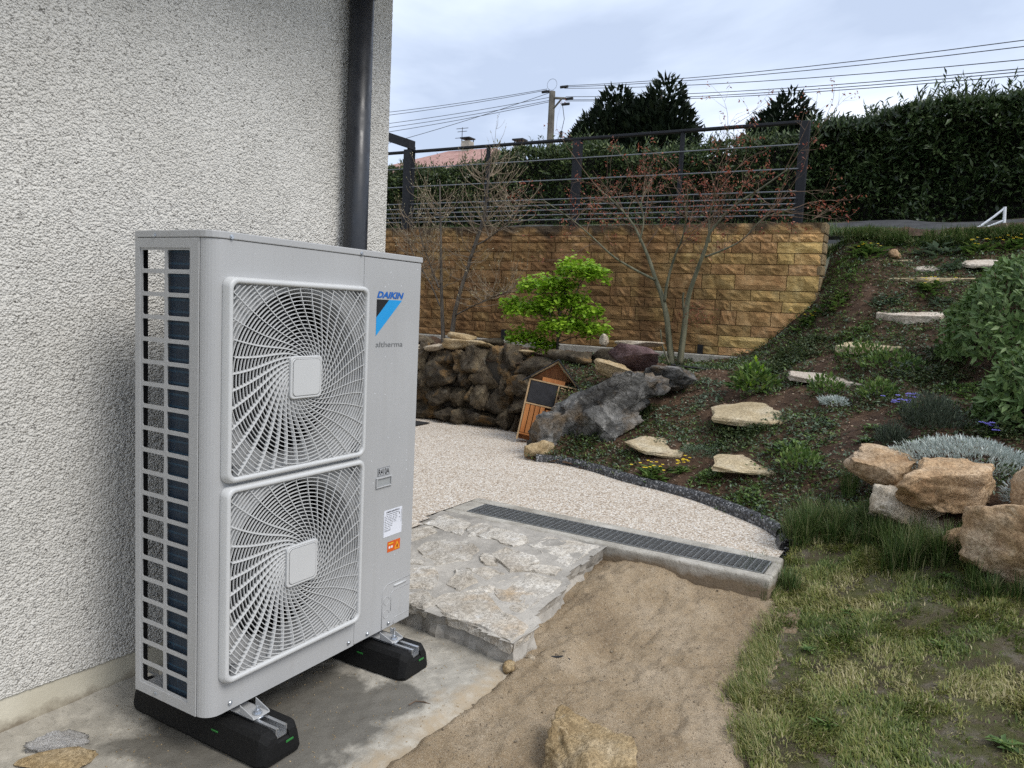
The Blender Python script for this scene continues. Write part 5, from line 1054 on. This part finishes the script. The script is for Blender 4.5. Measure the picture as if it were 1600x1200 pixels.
# broad-leaved clumps: (name, x, y, r, kind, label)
PL = [('creeping_plant', 4.24, .76, .26, 'dark', 'dark glossy creeper at the foot of the weathered rock'), ('creeping_plant', 4.50, .50, .16, 'dark', 'dark creeper below the weathered rock on its right side'),
 ('primrose', 3.66, .04, .12, 'prim', 'yellow-flowered primrose clump beside the kerb'), ('primrose', 3.72, -.14, .07, 'prim', 'small primrose with two yellow flowers right of the larger clump'),
 ('cushion_plant', 3.92, -.22, .15, 'grey', 'low grey-green cushion right of the small pale slab'), ('creeping_plant', 4.52, .24, .19, 'greyc', 'sprawling grey-green weed under the weathered rock'), ('creeping_plant', 4.78, .02, .15, 'greyc', 'grey-green weed near the maple hose'),
 ('hellebore', 4.90, -.32, .17, 'hell', 'leafy hellebore with lime tips left of the slabs'), ('leafy_shrublet', 3.58, -.93, .13, 'up', 'upright leafy plant below the yellowish slab'), ('cushion_plant', 3.36, -.66, .13, 'greenc', 'low green cushion just behind the kerb end'),
 ('rosette_plant', 3.88, -.80, .11, 'ros', 'flat leaf rosette right of the yellowish slab'), ('creeping_plant', 4.16, -.42, .24, 'dark', 'dark creeping mat under the front of the large angular slab'), ('cushion_plant', 4.44, -.98, .10, 'silv', 'small silvery cushion right of the large angular slab'),
 ('leafy_shrublet', 4.63, -.90, .13, 'up', 'green shoots in front of the grey slab'), ('creeping_plant', 5.62, -.52, .32, 'dark', 'wide dark creeper mound beneath the end of the block wall'), ('creeping_plant', 5.35, -.25, .24, 'dark', 'dark creeper patch left of the wall-end mound'),
 ('primrose', 6.22, -.48, .14, 'prim', 'primrose with yellow blooms against the block wall corner'), ('leafy_weed', 6.38, -.78, .19, 'greenc', 'green weed patch left of the thick pinkish slab'), ('leafy_weed', 6.22, -.66, .14, 'ros', 'leafy weed low against the wall end'),
 ('leafy_weed', 6.62, -.68, .2, 'greenc', 'green weeds high beside the wall end'), ('primrose', 6.24, -1.42, .13, 'prim', 'primrose clump in front of the long thin slab'), ('rosette_plant', 6.10, -1.12, .12, 'greyr', 'grey-green rosette left of the primrose on the slope'),
 ('rosette_plant', 6.05, -1.54, .09, 'greyr', 'grey-green rosette below the primrose on the slope'), ('mixed_groundcover', 5.02, -1.30, .24, 'up', 'mixed green shoots right of the grey slab'), ('mixed_groundcover', 4.80, -1.58, .22, 'dark', 'dark groundcover between the lavender and upper sage bush'),
 ('mixed_groundcover', 4.58, -1.80, .17, 'greenc', 'pale-edged groundcover beside the lower sage bush'), ('mixed_groundcover', 5.22, -1.06, .19, 'up', 'leafy shoots in front of the thick yellow slab'), ('mixed_groundcover', 5.2, -1.62, .2, 'dark', 'dark groundcover left of the upper sage bush'),
 ('rosette_plant', 3.99, -1.27, .08, 'lite', 'light green rosette in bare soil left of the lavender'), ('rosette_plant', 3.82, -1.26, .07, 'lite', 'lower light green rosette in bare soil'), ('creeping_plant', 3.86, -2.0, .18, 'dark', 'dark mat behind the silver carpet plant'),
 ('grey_clump', 6.92, -1.50, .20, 'greyr', 'blue-grey leafy clump on the lip above the white slabs'), ('primrose', 6.88, -1.78, .15, 'prim', 'yellow-flowered clump on the lip right of the grey one'), ('primrose', 6.88, -2.05, .14, 'prim', 'rightmost yellow-flowered clump on the lip'),
 ('leafy_weed', 6.80, -.86, .17, 'prim', 'yellow-dotted weeds on the lip left of the topmost slab'), ('rosette_plant', 6.55, -1.60, .11, 'greyr', 'grey-green rosette between the two white slabs'), ('creeping_plant', 3.60, -.36, .10, 'greenc', 'tiny green weed near the kerb'),
 ('creeping_plant', 5.1, .1, .14, 'greyc', 'weed patch on bare soil below the maple'), ('leafy_weed', 4.15, -.92, .1, 'greyc', 'thin grey weed left of the light rosettes'), ('leafy_weed', 5.75, -.95, .14, 'greenc', 'green weed behind the thick yellow slab'), ('leafy_weed', 4.5, -1.25, .13, 'up', 'yellow-green shoots below the mixed groundcover'), ('leafy_weed', 5.9, -1.75, .13, 'greenc', 'weed tucked behind the upper sage bush')]
for nm, x, y, r, kd, lab in PL:
    p = plant(nm, x, y, lab, 'plant'); A = int(r*r*1000)
    if kd == 'dark': creeper(p, r, 700+A*22, .024, .013, M_DKGR, rs, .10)
    elif kd == 'prim':
        rosette(p, 90, r*.75, r*.26, M_GREEN, rs, .5, elev=.9, off=r*.3); flowers(p, [(rs.normal(0, r*.45), rs.normal(0, r*.45), rs.uniform(.05, .11)) for _ in range(12)], .013, M_YFL, rs)
    elif kd == 'grey': mound(p, r, .05, 700, .022, .006, M_GREYG, rs, upw=.8)
    elif kd == 'greyc': creeper(p, r, 110+A*3, .035, .016, M_GREYG, rs, .03)
    elif kd == 'greenc': creeper(p, r, 260+A*6, .034, .014, M_GREEN, rs, .06)
    elif kd == 'silv': mound(p, r, .05, 500, .03, .008, M_SILV, rs)
    elif kd == 'hell':
        mound(p, r, .17, 260, .075, .032, M_GREEN, rs, upw=.5, inner=.5); mound(p, r*.7, .24, 60, .04, .025, M_SAP, rs, upw=1.2, inner=.85, name='lime_tips')
    elif kd == 'up': mound(p, r, .14, 220+A*3, .038, .018, M_GREEN, rs, upw=1.0, inner=.45); creeper(p, r, 60, .04, .02, M_DKGR, rs, .04, 'base_leaves')
    elif kd == 'ros': rosette(p, 60, r*.8, r*.32, M_GREEN, rs, .5, elev=.7, off=r*.4)
    elif kd == 'greyr': rosette(p, 80, r*.7, r*.26, M_GREYG, rs, .5, elev=.8, off=r*.45)
    elif kd == 'lite': rosette(p, 34, r*.8, r*.34, M_SAGE, rs, .4, elev=.5, off=r*.3)
p = plant('grass_tuft', 3.26, -1.25, 'upright grass tuft left of the upper tan boulder', 'grass tuft'); spikes(p, .08, 160, .22, M_TUFT, rs, 'grass_blades', .0035)

# ================================================================ woody plants
def limb(mb_, pts_, r0, r1, n=7): 
    P_ = catmull(pts_, 5); k = len(P_); mb_.tube([tuple(q) for q in P_], [r0+(r1-r0)*(i/(k-1))**.8 for i in range(k)], n); return P_
def twigs(mb_, base, d, L_, r, depth, rs, tips, up=.25, spread=.6, kids=(2, 4), nseg=5):
    d = np.array(d, float); d /= np.linalg.norm(d); p = np.array(base, float); pts_ = [p.copy()]
    for k in range(nseg):
        d = d + rs.normal(0, .13, 3) + np.array([0, 0, up*.35]); d /= np.linalg.norm(d); p = p+d*L_/nseg; pts_.append(p.copy())
    mb_.tube([tuple(q) for q in pts_], [r*(1-.75*k/nseg) for k in range(nseg+1)], 5 if r > .003 else 3, cap=False)
    if depth == 0: tips.append((p, d)); tips.append((pts_[-2], d)); return
    for _ in range(rs.integers(kids[0], kids[1]+1)):
        k = rs.integers(1, nseg+1); dd = pts_[k]-pts_[k-1]; dd /= np.linalg.norm(dd); twigs(mb_, pts_[k], dd+rs.normal(0, spread, 3), L_*rs.uniform(.45, .75), r*.55, depth-1, rs, tips, up, spread, kids, nseg)
    tips.append((p, d))
# --- Japanese maple, nearly bare
rs = np.random.default_rng(41)
p = empty('japanese_maple', (5.7, .6, .84), 0, 'nearly bare maple with reddish leaf tufts before the block wall', 'tree'); o3 = np.array([5.7, .6, .84])
LIM_ = {'A': [(.63, .84), (.68, 1.09), (.72, 1.3), (.79, 1.51), (.86, 1.65), (.95, 1.85), (1.04, 2.01), (1.15, 2.18), (1.33, 2.37), (1.58, 2.56)], 'A2': [(.86, 1.65), (1.08, 1.75), (1.29, 1.87), (1.51, 2.06), (1.7, 2.22), (1.96, 2.39)], 'A3': [(.75, 1.45), (.73, 1.64), (.66, 1.89), (.59, 2.03), (.54, 2.25), (.52, 2.45)],
 'B': [(.56, .86), (.54, 1.16), (.53, 1.34), (.51, 1.52), (.45, 1.73), (.38, 1.94), (.33, 2.1), (.14, 2.31), (-.07, 2.44), (-.31, 2.6)], 'B2': [(.39, 1.87), (.2, 1.95), (.06, 2.04), (-.09, 2.22), (-.28, 2.3)], 'C': [(.55, 1.28), (.58, 1.46), (.58, 1.54)], 'A4': [(1.04, 2.01), (1.02, 2.2), (1.08, 2.42), (1.05, 2.6)], 'B3': [(.36, 2.0), (.37, 2.22), (.32, 2.45), (.36, 2.66)], 'D': [(.65, .86), (.73, 1.03), (.76, 1.18)]}
RAD = {'A': (.036, .006), 'A2': (.014, .004), 'A3': (.017, .004), 'B': (.034, .006), 'B2': (.011, .003), 'C': (.012, .009), 'A4': (.010, .003), 'B3': (.012, .003), 'D': (.010, .006)}
tips = []; tw = MB(); tr = MB()
xo = {'A': 0, 'A2': 0, 'A3': 0, 'B': 0, 'B2': 0, 'C': .03, 'A4': 0, 'B3': 0, 'D': -.03}
for k_, pts_ in LIM_.items():
    n = len(pts_); sgn = {'A2': -.3, 'A3': -.25, 'B2': .12, 'A4': .2, 'B3': -.2, 'A': .15, 'B': -.15}.get(k_, 0)
    P_ = limb(tr, [(sgn*(i/(n-1))**2+xo[k_], a-.6, b-.84) for i, (a, b) in enumerate(pts_)], *RAD[k_])
    if k_ in 'CD': continue
    L0 = len(P_)
    for _ in range(10 if len(k_) == 1 else 8):
        i = rs.integers(int(L0*(.55 if len(k_) == 1 else .3)), L0); d = P_[min(i+1, L0-1)]-P_[max(i-1, 0)]; d = d/np.linalg.norm(d)
        twigs(tw, P_[i], d+np.array([0, 0, .12])+rs.normal(0, .6, 3), rs.uniform(.28, .55), .0048, 2, rs, tips, .06, .5, (2, 4))
tr.build('trunk', M_BARKG, p, True); tw.build('twigs', M_TWIG, p)
tp = np.array([a for a, b in tips]); k = (tp[:, 2] > .9) & (rs.random(len(tp)) < .42); tp = tp[k]; n = len(tp); tp = np.repeat(tp, 4, 0)+rs.normal(0, .018, (n*4, 3))
leaves('leaf_tufts', tp, np.c_[rs.normal(0, .6, (n*4, 2)), rs.uniform(-1, .1, n*4)], rdir(rs, n*4), rs.uniform(.016, .04, n*4), rs.uniform(.008, .016, n*4), M_REDL, p, T_LEAF, rs)
# small red tuft low on the wall side
cl_ = np.array([[.02, -.17, .48]]); n = 160; # fine thread-like leaves
leaves('red_leaf_tuft', np.repeat(cl_, n, 0)+rs.normal(0, (.06, .09, .06), (n, 3)), rs.normal(size=(n, 3)), rdir(rs, n), rs.uniform(.02, .04, n), rs.uniform(.004, .009, n), M_REDL, p, T_LEAF, rs)['kind'] = 'stuff'
# --- two bare shrubs with pale buds
def bare(name, loc, main, label, seed, ntw):
    rs = np.random.default_rng(seed); p = empty(name, loc, 0, label, 'shrub'); tr = MB(); tw = MB(); tips = []; lo = np.array(loc)
    for pts_, r0, r1 in main:
        n = len(pts_); s = rs.uniform(-.15, .15); P_ = limb(tr, [(s*i/(n-1), a-lo[1], b-lo[2]) for i, (a, b) in enumerate(pts_)], r0, r1)
        for j in range(ntw):
            i = rs.integers(int(len(P_)*.32), int(len(P_)*.9)); a = rs.uniform(0, 6.28); d = np.array([math.cos(a)*.8, math.sin(a)*1.1, rs.uniform(-.1, .5)])
            twigs(tw, P_[i], d, rs.uniform(.22, .46), .0052, 1 if j % 3 else 2, rs, tips, .55, .55, (2, 3), 6)
    tr.build('trunk', M_BARK, p, True); tw.build('twigs', M_TWIGP, p)
    tp = np.array([a for a, b in tips]); dd = np.array([b for a, b in tips]); n = len(tp)
    leaves('buds', tp, dd+rs.normal(0, .15, (n, 3)), rdir(rs, n), rs.uniform(.012, .024, n), rs.uniform(.006, .011, n), M_BUDL, p, T_LEAF, rs)['kind'] = 'stuff'
M_BUDL = leafmat('bud_leaf', G((.16, .12, .06), (.34, .30, .16), (.5, .46, .33)), .2)
bare('bare_shrub', (5.6, 3.23, .86), [([(3.23, .86), (3.28, 1.22), (3.32, 1.5), (3.36, 1.85), (3.39, 2.13), (3.43, 2.41), (3.46, 2.69)], .026, .007), ([(3.30, 1.3), (3.42, 1.55), (3.6, 1.8), (3.75, 2.1)], .010, .004), ([(3.32, 1.5), (3.45, 1.75), (3.62, 2.15), (3.66, 2.6)], .011, .004)], 'bare budding shrub with a slim straight trunk next to the heat pump', 51, 24)
bare('bare_shrub', (5.6, 3.12, .88), [([(3.12, .88), (3.11, 1.15), (3.06, 1.4), (2.96, 1.72), (2.88, 1.99), (2.8, 2.23), (2.77, 2.46), (2.75, 2.69), (2.74, 2.85)], .030, .006), ([(2.92, 1.82), (2.81, 2.12), (2.76, 2.39), (2.82, 2.66), (2.87, 2.98)], .014, .004), ([(3.10, 1.2), (2.85, 1.32), (2.6, 1.42), (2.38, 1.5)], .009, .003), ([(2.9, 1.95), (2.7, 2.05), (2.45, 2.25), (2.3, 2.45)], .010, .004)], 'bare budding shrub with a slanting dark trunk left of the green sapling', 52, 24)
# --- bright green sapling in flat tiers
rs = np.random.default_rng(61); p = empty('green_sapling', (5.3, 1.66, .85), 0, 'bright lime-green young tree with tiered leaves above the insect hotel', 'tree'); tr = MB()
stems = [[(0, 0, 0), (0, .0, .3), (.02, -.03, .6), (.0, -.12, .9)], [(0, 0, .22), (-.02, .1, .45), (0, .2, .72)], [(0, 0, .2), (.03, -.1, .45), (0, -.2, .72), (0, -.33, .86)]]
for s_ in stems: limb(tr, s_, .016 if s_[0][2] == 0 else .010, .004)
PADS = [(1.48, 1.75, .22), (1.85, 1.59, .25), (1.32, 1.69, .16), (2.01, 1.35, .25), (1.72, 1.42, .22), (1.36, 1.33, .16), (2.03, 1.06, .19), (1.58, 1.21, .27), (1.27, 1.17, .15), (1.81, .99, .14), (1.67, 1.59, .18), (2.2, 1.38, .12), (1.5, 1.45, .14)]
pos = []
for y, z, r in PADS:
    limb(tr, [(0, 0, max(.15, z-.85-.28)), (rs.uniform(-.08, .08), (y-1.66)*.5, z-.85-.08), (0, y-1.66, z-.85)], .006, .002, 5)
    n = int(560*(r/.2)**1.6); a = rs.uniform(0, 6.28, n); rr = r*np.sqrt(rs.random(n)); pos.append(np.c_[rr*np.cos(a)*1.0, y-1.66+rr*np.sin(a), z-.85+rs.normal(0, .036, n)-.22*rr*rr/r])
pos = np.concatenate(pos); n = len(pos); tr.build('trunk', M_BARK, p, True)
leaves('crown', pos, np.c_[rs.normal(size=(n, 2)), rs.normal(-.25, .3, n)], np.c_[rs.normal(0, .35, (n, 2)), np.ones(n)], rs.uniform(.026, .046, n), rs.uniform(.026, .044, n), M_SAP, p, T_ROUND, rs)
# irrigation hose under the maple
hs = MB(); P_ = catmull([(5.62, .62, gz(5.62, .62)+.02), (5.66, .5, gz(5.66, .5)+.025), (5.7, .38, gz(5.7, .38)+.022), (5.78, .25, gz(5.78, .25)+.02), (5.85, .15, gz(5.85, .15)+.015)], 6); hs.tube([tuple(q) for q in P_], .011, 8); o = hs.build('irrigation_hose', M_BLACK, None, True); tag(o, 'short black irrigation hose on the soil under the maple', 'hose')
# twig on the pad, cable end in the sand, bit of string on the drain
hs = MB(); hs.tube([(.58, -.255, .006), (.605, -.262, .010), (.622, -.285, .008), (.625, -.315, .005)], .0022, 5); o = hs.build('twig', M_TWIG); tag(o, 'thin curved twig lying on the concrete pad', 'twig')
hs = MB(); hs.tube([(1.10, -.475, .022), (1.13, -.50, .026), (1.15, -.53, .028), (1.155, -.56, .022)], .006, 6); o = hs.build('cable_end', M_BLACK, None, True); tag(o, 'short black cable end sticking out of the sand', 'cable')

# ================================================================ hedge, conifers, far things
rs = np.random.default_rng(71)
def hedge(name, y0, y1, topf, x0, n, Ls, Ws, mat, label, shoots, depth=.9):
    yc = (y0+y1)/2; p = empty(name, (x0+depth/2, yc, 2.6), 0, label, 'hedge')
    ys = rs.uniform(y0, y1, n); kind = rs.random(n); tz = topf(ys); zb = 2.62
    front = kind < .70; zz = zb + (tz+.02-zb)*rs.random(n)**.72; bulge = .16*fbm(P3(ys*1.7, zz*2.2), 3, 3)+.05*fbm(P3(ys*6, zz*6), 2, 4)
    xx = np.where(front, x0 - bulge + rs.exponential(.10, n) + .12*np.clip((zz-tz+.2)/.2, 0, 1)**2, x0+.02+rs.random(n)**1.6*depth); zz = np.where(front, zz, tz + .07*fbm(P3(ys*3, xx*3), 3, 9) - rs.exponential(.05, n)+.03)
    ax = np.where(front[:, None], np.array([[-1., 0, .35]]), np.array([[-.2, 0, 1.]]))+rs.normal(0, .6, (n, 3)); nr = np.where(front[:, None], np.array([[-.5, 0, 1.]]), np.array([[-1., 0, .3]]))+rs.normal(0, .5, (n, 3))
    leaves('foliage', np.c_[xx-(x0+depth/2), ys-yc, zz-2.6], ax, nr, rs.uniform(.7, 1.25, n)*Ls, rs.uniform(.75, 1.2, n)*Ws, mat, p, T_LEAF, rs)
    m_ = shoots; sy_ = rs.uniform(y0, y1, m_); hgt = rs.uniform(.08, .26, m_)*(1+.6*fbm(P3(sy_*1.5, 0*sy_), 2, 6)); sx = rs.uniform(x0, x0+depth*.8, m_); st_ = topf(sy_)
    k = 9; f_ = np.tile(np.linspace(.15, 1, k), m_); base = np.repeat(np.c_[sx, sy_, st_], k, 0); base[:, 2] += np.repeat(hgt, k)*f_; nn = len(base)
    leaves('top_shoots', base-np.array([x0+depth/2, yc, 2.6]), np.c_[rs.normal(0, .7, (nn, 2)), rs.uniform(.5, 1.3, nn)], rdir(rs, nn), rs.uniform(.7, 1.1, nn)*Ls, rs.uniform(.5, .9, nn)*Ws*.8, mat, p, T_LEAF, rs)
    m = MB(); ns = 40  # dark core boxes added inside to stop sky showing through the leaves
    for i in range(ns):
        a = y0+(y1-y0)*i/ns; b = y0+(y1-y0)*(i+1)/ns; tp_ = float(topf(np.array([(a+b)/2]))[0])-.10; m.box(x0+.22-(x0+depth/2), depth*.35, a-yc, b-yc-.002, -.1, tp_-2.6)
    m.build('dark_core', plain(name+'_inner', (.012, .012, .008), .95), p)
    return p
def topA(y): return np.interp(y, [-6, -2.1, -1.4, -.7, .1, .6], [4.32, 4.20, 4.16, 4.06, 4.02, 3.95]) + .04*fbm(P3(y*2.1, y*0), 3, 2)
def topB(y): return np.interp(y, [.4, 1.2, 2.1, 2.9, 4.0, 5.3, 5.8, 6.4, 7.5, 14], [3.92, 3.92, 3.84, 3.80, 3.98, 4.0, 3.88, 3.76, 3.76, 3.8]) + .04*fbm(P3(y*2.1, y*0), 3, 2)
hedge('laurel_hedge', -5.2, .5, topA, 10.2, 24000, .12, .042, M_LAUREL, 'tall dark laurel hedge at right behind the lane', 330)
hedge('clipped_hedge', .5, 14.0, topB, 10.25, 38000, .085, .034, M_CYP, 'dense green hedge running behind the metal railing', 520)
def conifer(loc, peaks, n, label, Ls=.20):
    p = empty('conifer', loc, 0, label, 'tree'); lo = np.array(loc); tr = MB(); tr.tube([(0, 0, -.3), (0, 0, (max(q[1] for q in peaks)-lo[2])*.92)], [.16, .02], 8); tr.build('trunk', M_BARK, p)
    w = np.array([q[2]*(q[1]-q[3]) for q in peaks]); w /= w.sum(); V = []; A = []; 
    for (y, zt_, r, zb_), ww in zip(peaks, w):
        k = int(n*ww); h = 1-np.sqrt(rs.random(k)); h = h**1.0; a = rs.uniform(0, 6.28, k); rad = r*1.15*(1-h)**.5*(.55+.45*np.sqrt(rs.random(k)))*(1+.28*fbm(P3(np.cos(a)*2, np.sin(a)*2, h*7+y), 3, 5))+.02
        V.append(np.c_[rad*np.cos(a), y-lo[1]+rad*np.sin(a), zb_+(zt_-zb_)*h-lo[2]]); A.append(np.c_[np.cos(a), np.sin(a), rs.uniform(.0, 1.1, k)+h*.9]+rs.normal(0, .3, (k, 3)))
    V = np.concatenate(V); A = np.concatenate(A); k = len(V); leaves('crown', V, A, np.c_[rs.normal(0, .5, (k, 2)), np.ones(k)], rs.uniform(.5, 1.2, k)*Ls, rs.uniform(.4, .8, k)*Ls*.6, M_CON, p, T_SPRAY, rs)
conifer((16.2, 5.95, 3.1), [(5.95, 6.75, .85, 4.5), (6.5, 6.15, .75, 4.5), (5.4, 6.35, .8, 4.5), (6.8, 5.8, .6, 4.5), (5.7, 6.5, .7, 4.5)], 18000, 'dark bushy conifer right of the utility pole, left one of the pair')
conifer((16.0, 4.75, 3.1), [(4.62, 6.8, .75, 4.5), (5.15, 6.3, .75, 4.5), (4.4, 6.1, .6, 4.5), (4.95, 6.5, .7, 4.5)], 13000, 'dark conifer with a pointed top, right one of the pair')
conifer((12.6, 1.22, 2.9), [(1.15, 5.25, .5, 3.8), (1.55, 4.95, .45, 3.8), (.85, 4.95, .4, 3.8), (1.35, 5.1, .45, 3.8)], 11000, 'dark conifer showing above the hedge right of the maple', .13)
# utility pole
po = empty('utility_pole', (24, 11.85, 3.5), 0, 'concrete utility pole with wires above the railing', 'utility pole'); M_POLE = plain('pole_concrete', (.17, .155, .13), .85, .2, 0, .3, 3)
m = MB(); m.tube([(0, 0, 0), (0, .05, 5.75)], [.17, .115], 8); m.build('pole', M_POLE, po)
m = MB(); m.tube([(0, .05, 5.52), (-.1, -.55, 5.42)], .045, 6); m.build('cross_arm', M_POLE, po); m = MB(); m.tube([(0, .05, 5.05), (-.1, -.4, 5.42)], .035, 6); m.build('arm_brace', M_POLE, po)
for q in ((-.1, -.55, 5.40), (-.1, -.42, 5.22), (-.05, -.3, 5.85), (-.05, .45, 5.75)):
    m = MB(); m.tube([q, (q[0], q[1]-.3, q[2])], .05, 6); m.build('insulator', M_BLACK, po)
m = MB(); m.tube([(-.05, .05+.2*math.sin(a), 5.98+.2*math.cos(a)) for a in np.linspace(0, 6.28, 16)], .006, 4); m.build('wire_loop', M_BLACK, po)
m = MB(); m.tube([(-.1, -.45, 5.2), (-.1, -.55, 4.7), (-.1, -.45, 4.2), (-.1, -.4, 3.6)], .012, 4); m.tube([(-.1, -.46, 4.28), (-.1, -.46, 4.05)], .05, 6); m.build('drop_wire', M_BLACK, po)
WIRES = [((24,11.52,9.41),(17,-2.25,7.21),.25),((24,11.52,9.37),(17,-2.26,7.09),.25),((24,11.41,9.31),(17,-2.28,6.84),.25),((24,11.34,9.01),(17,-2.3,6.67),.25),((24,11.33,8.9),(17,-2.3,6.61),.25),((24,11.33,8.86),(17,-2.31,6.54),.25),((24,12.12,9.36),(22,17.72,8.6),.08),((24,12.12,9.32),(22,17.72,8.49),.08),((24,12.03,9.21),(22,16.82,7.59),.08),((24,12.02,9.05),(22,17.71,8.18),.08),((24,12.02,8.94),(22,17.7,8.03),.08),((24,12.01,8.89),(22,17.69,7.87),.08)]
wl_ = ['topmost wire running right from the pole', 'second wire from the top running right from the pole', 'third wire from the top running right from the pole', 'fourth wire from the top running right from the pole', 'fifth wire from the top running right from the pole', 'lowest wire running right from the pole', 'topmost wire running left from the pole', 'second wire from the top running left from the pole', 'steep lower wire running left from the pole towards the roof', 'third wire from the top running left from the pole', 'fourth wire from the top running left from the pole', 'fifth wire from the top running left from the pole']
M_WIRE = plain('wire_black', (.03, .032, .036), .6)
for (a, b, sag), lab in zip(WIRES, wl_):
    a = np.array(a); b = np.array(b); b = a+(b-a)*1.35; pts_ = [tuple(a+(b-a)*s-np.array([0, 0, sag*4*s*(1-s)])) for s in np.linspace(0, 1, 13)]
    m = MB(); m.tube(pts_, .0095, 4); o = m.build('overhead_wire', M_WIRE); tag(o, lab, 'wire', 'overhead wires')
# distant house with tiled roof
ho = empty('distant_house', (31, 20.5, 3.8), 0, 'distant house with pink tiled roof behind the hedge', 'house')
m = MB(); m.box(-3, 4, -3.5, 4, 0, 3.6); m.build('wall', plain('far_wall', (.55, .5, .44), .85), ho)
t = NT('pink_tiles'); wv = t.n('ShaderNodeTexWave', bands_direction='Y'); wv.inputs['Scale'].default_value = 1.4; t.L(t.pos, wv.inputs[0]); c = t.ramp(t.noise(2.5, 5), [(.3, (.30, .155, .13)), (.7, (.42, .25, .21))]); t.bump((wv.outputs['Fac'], .5, .04)); M_TILE = t.fin(c, .85)
rf = MB(); rf.add([(-3.5, -4, 3.6), (4.5, -4, 3.6), (4.5, 4.6, 3.6), (-3.5, 4.6, 3.6), (-.5, -2.2, 5.15), (-.5, .6, 5.15)], [(0, 1, 4), (1, 2, 5, 4), (2, 3, 5), (3, 0, 4, 5), (3, 2, 1, 0)]); rfo = rf.build('roof', M_TILE, ho)
m = MB(); m.box(-.7, -.25, -.75, -.3, 4.9, 5.55); m.build('chimney', M_CONC2, rfo); m = MB(); m.box(-.75, -.2, -.8, -.25, 5.66, 5.72); [m.tube([(x, y, 5.55), (x, y, 5.66)], .03, 4) for x in (-.68, -.27) for y in (-.73, -.32)]; m.build('chimney_cap', M_BLACK, rfo)
m = MB(); m.tube([(-.5, -.2, 5.1), (-.5, -.2, 6.25)], .02, 4); [m.tube([(-.5, -.2-w, z), (-.5, -.2+w, z)], .014, 4) for z, w in ((6.2, .35), (6.05, .28), (5.75, .4))]; m.build('antenna', M_BLACK, rfo)
ho2 = empty('distant_chimney', (29.5, 16.4, 8.0), 0, 'small chimney with cap peeping over the hedge left of the pole', 'chimney'); m = MB(); m.box(-.2, .2, -.22, .22, -.6, .75); m.build('stack', M_CONC2, ho2); m = MB(); m.box(-.24, .24, -.28, .28, .93, 1.0); [m.tube([(x, y, .75), (x, y, .93)], .03, 4) for x in (-.16, .16) for y in (-.18, .18)]; m.build('cap', M_BLACK, ho2)
m = MB(); m.box(-2.5, 3, -3, 3, -4.2, -.6); m.build('house_body', plain('far_wall2', (.5, .46, .4), .85), ho2)
# white tubular frame on the verge
wf = empty('garden_chair_frame', (7.6, -1.98, 2.30), 0, 'white tubular metal frame standing on the verge at upper right', 'metal frame'); M_WHITE = plain('white_paint', (.75, .76, .78), .4); wf.scale = (1.2, 1.2, 1.2)
m = MB(); m.tube([(0, 0, 0), (0, .01, .19)], .012, 8); m.build('upright', M_WHITE, wf); m = MB(); m.tube([(0, .01, .18), (-.02, .08, .11), (-.04, .17, .03), (-.05, .22, .0)], .009, 8); m.build('curved_brace', M_WHITE, wf); m = MB(); m.tube([(0, .01, .08), (-.02, .1, .035), (-.04, .19, .0)], .009, 8); m.build('diagonal_brace', M_WHITE, wf)
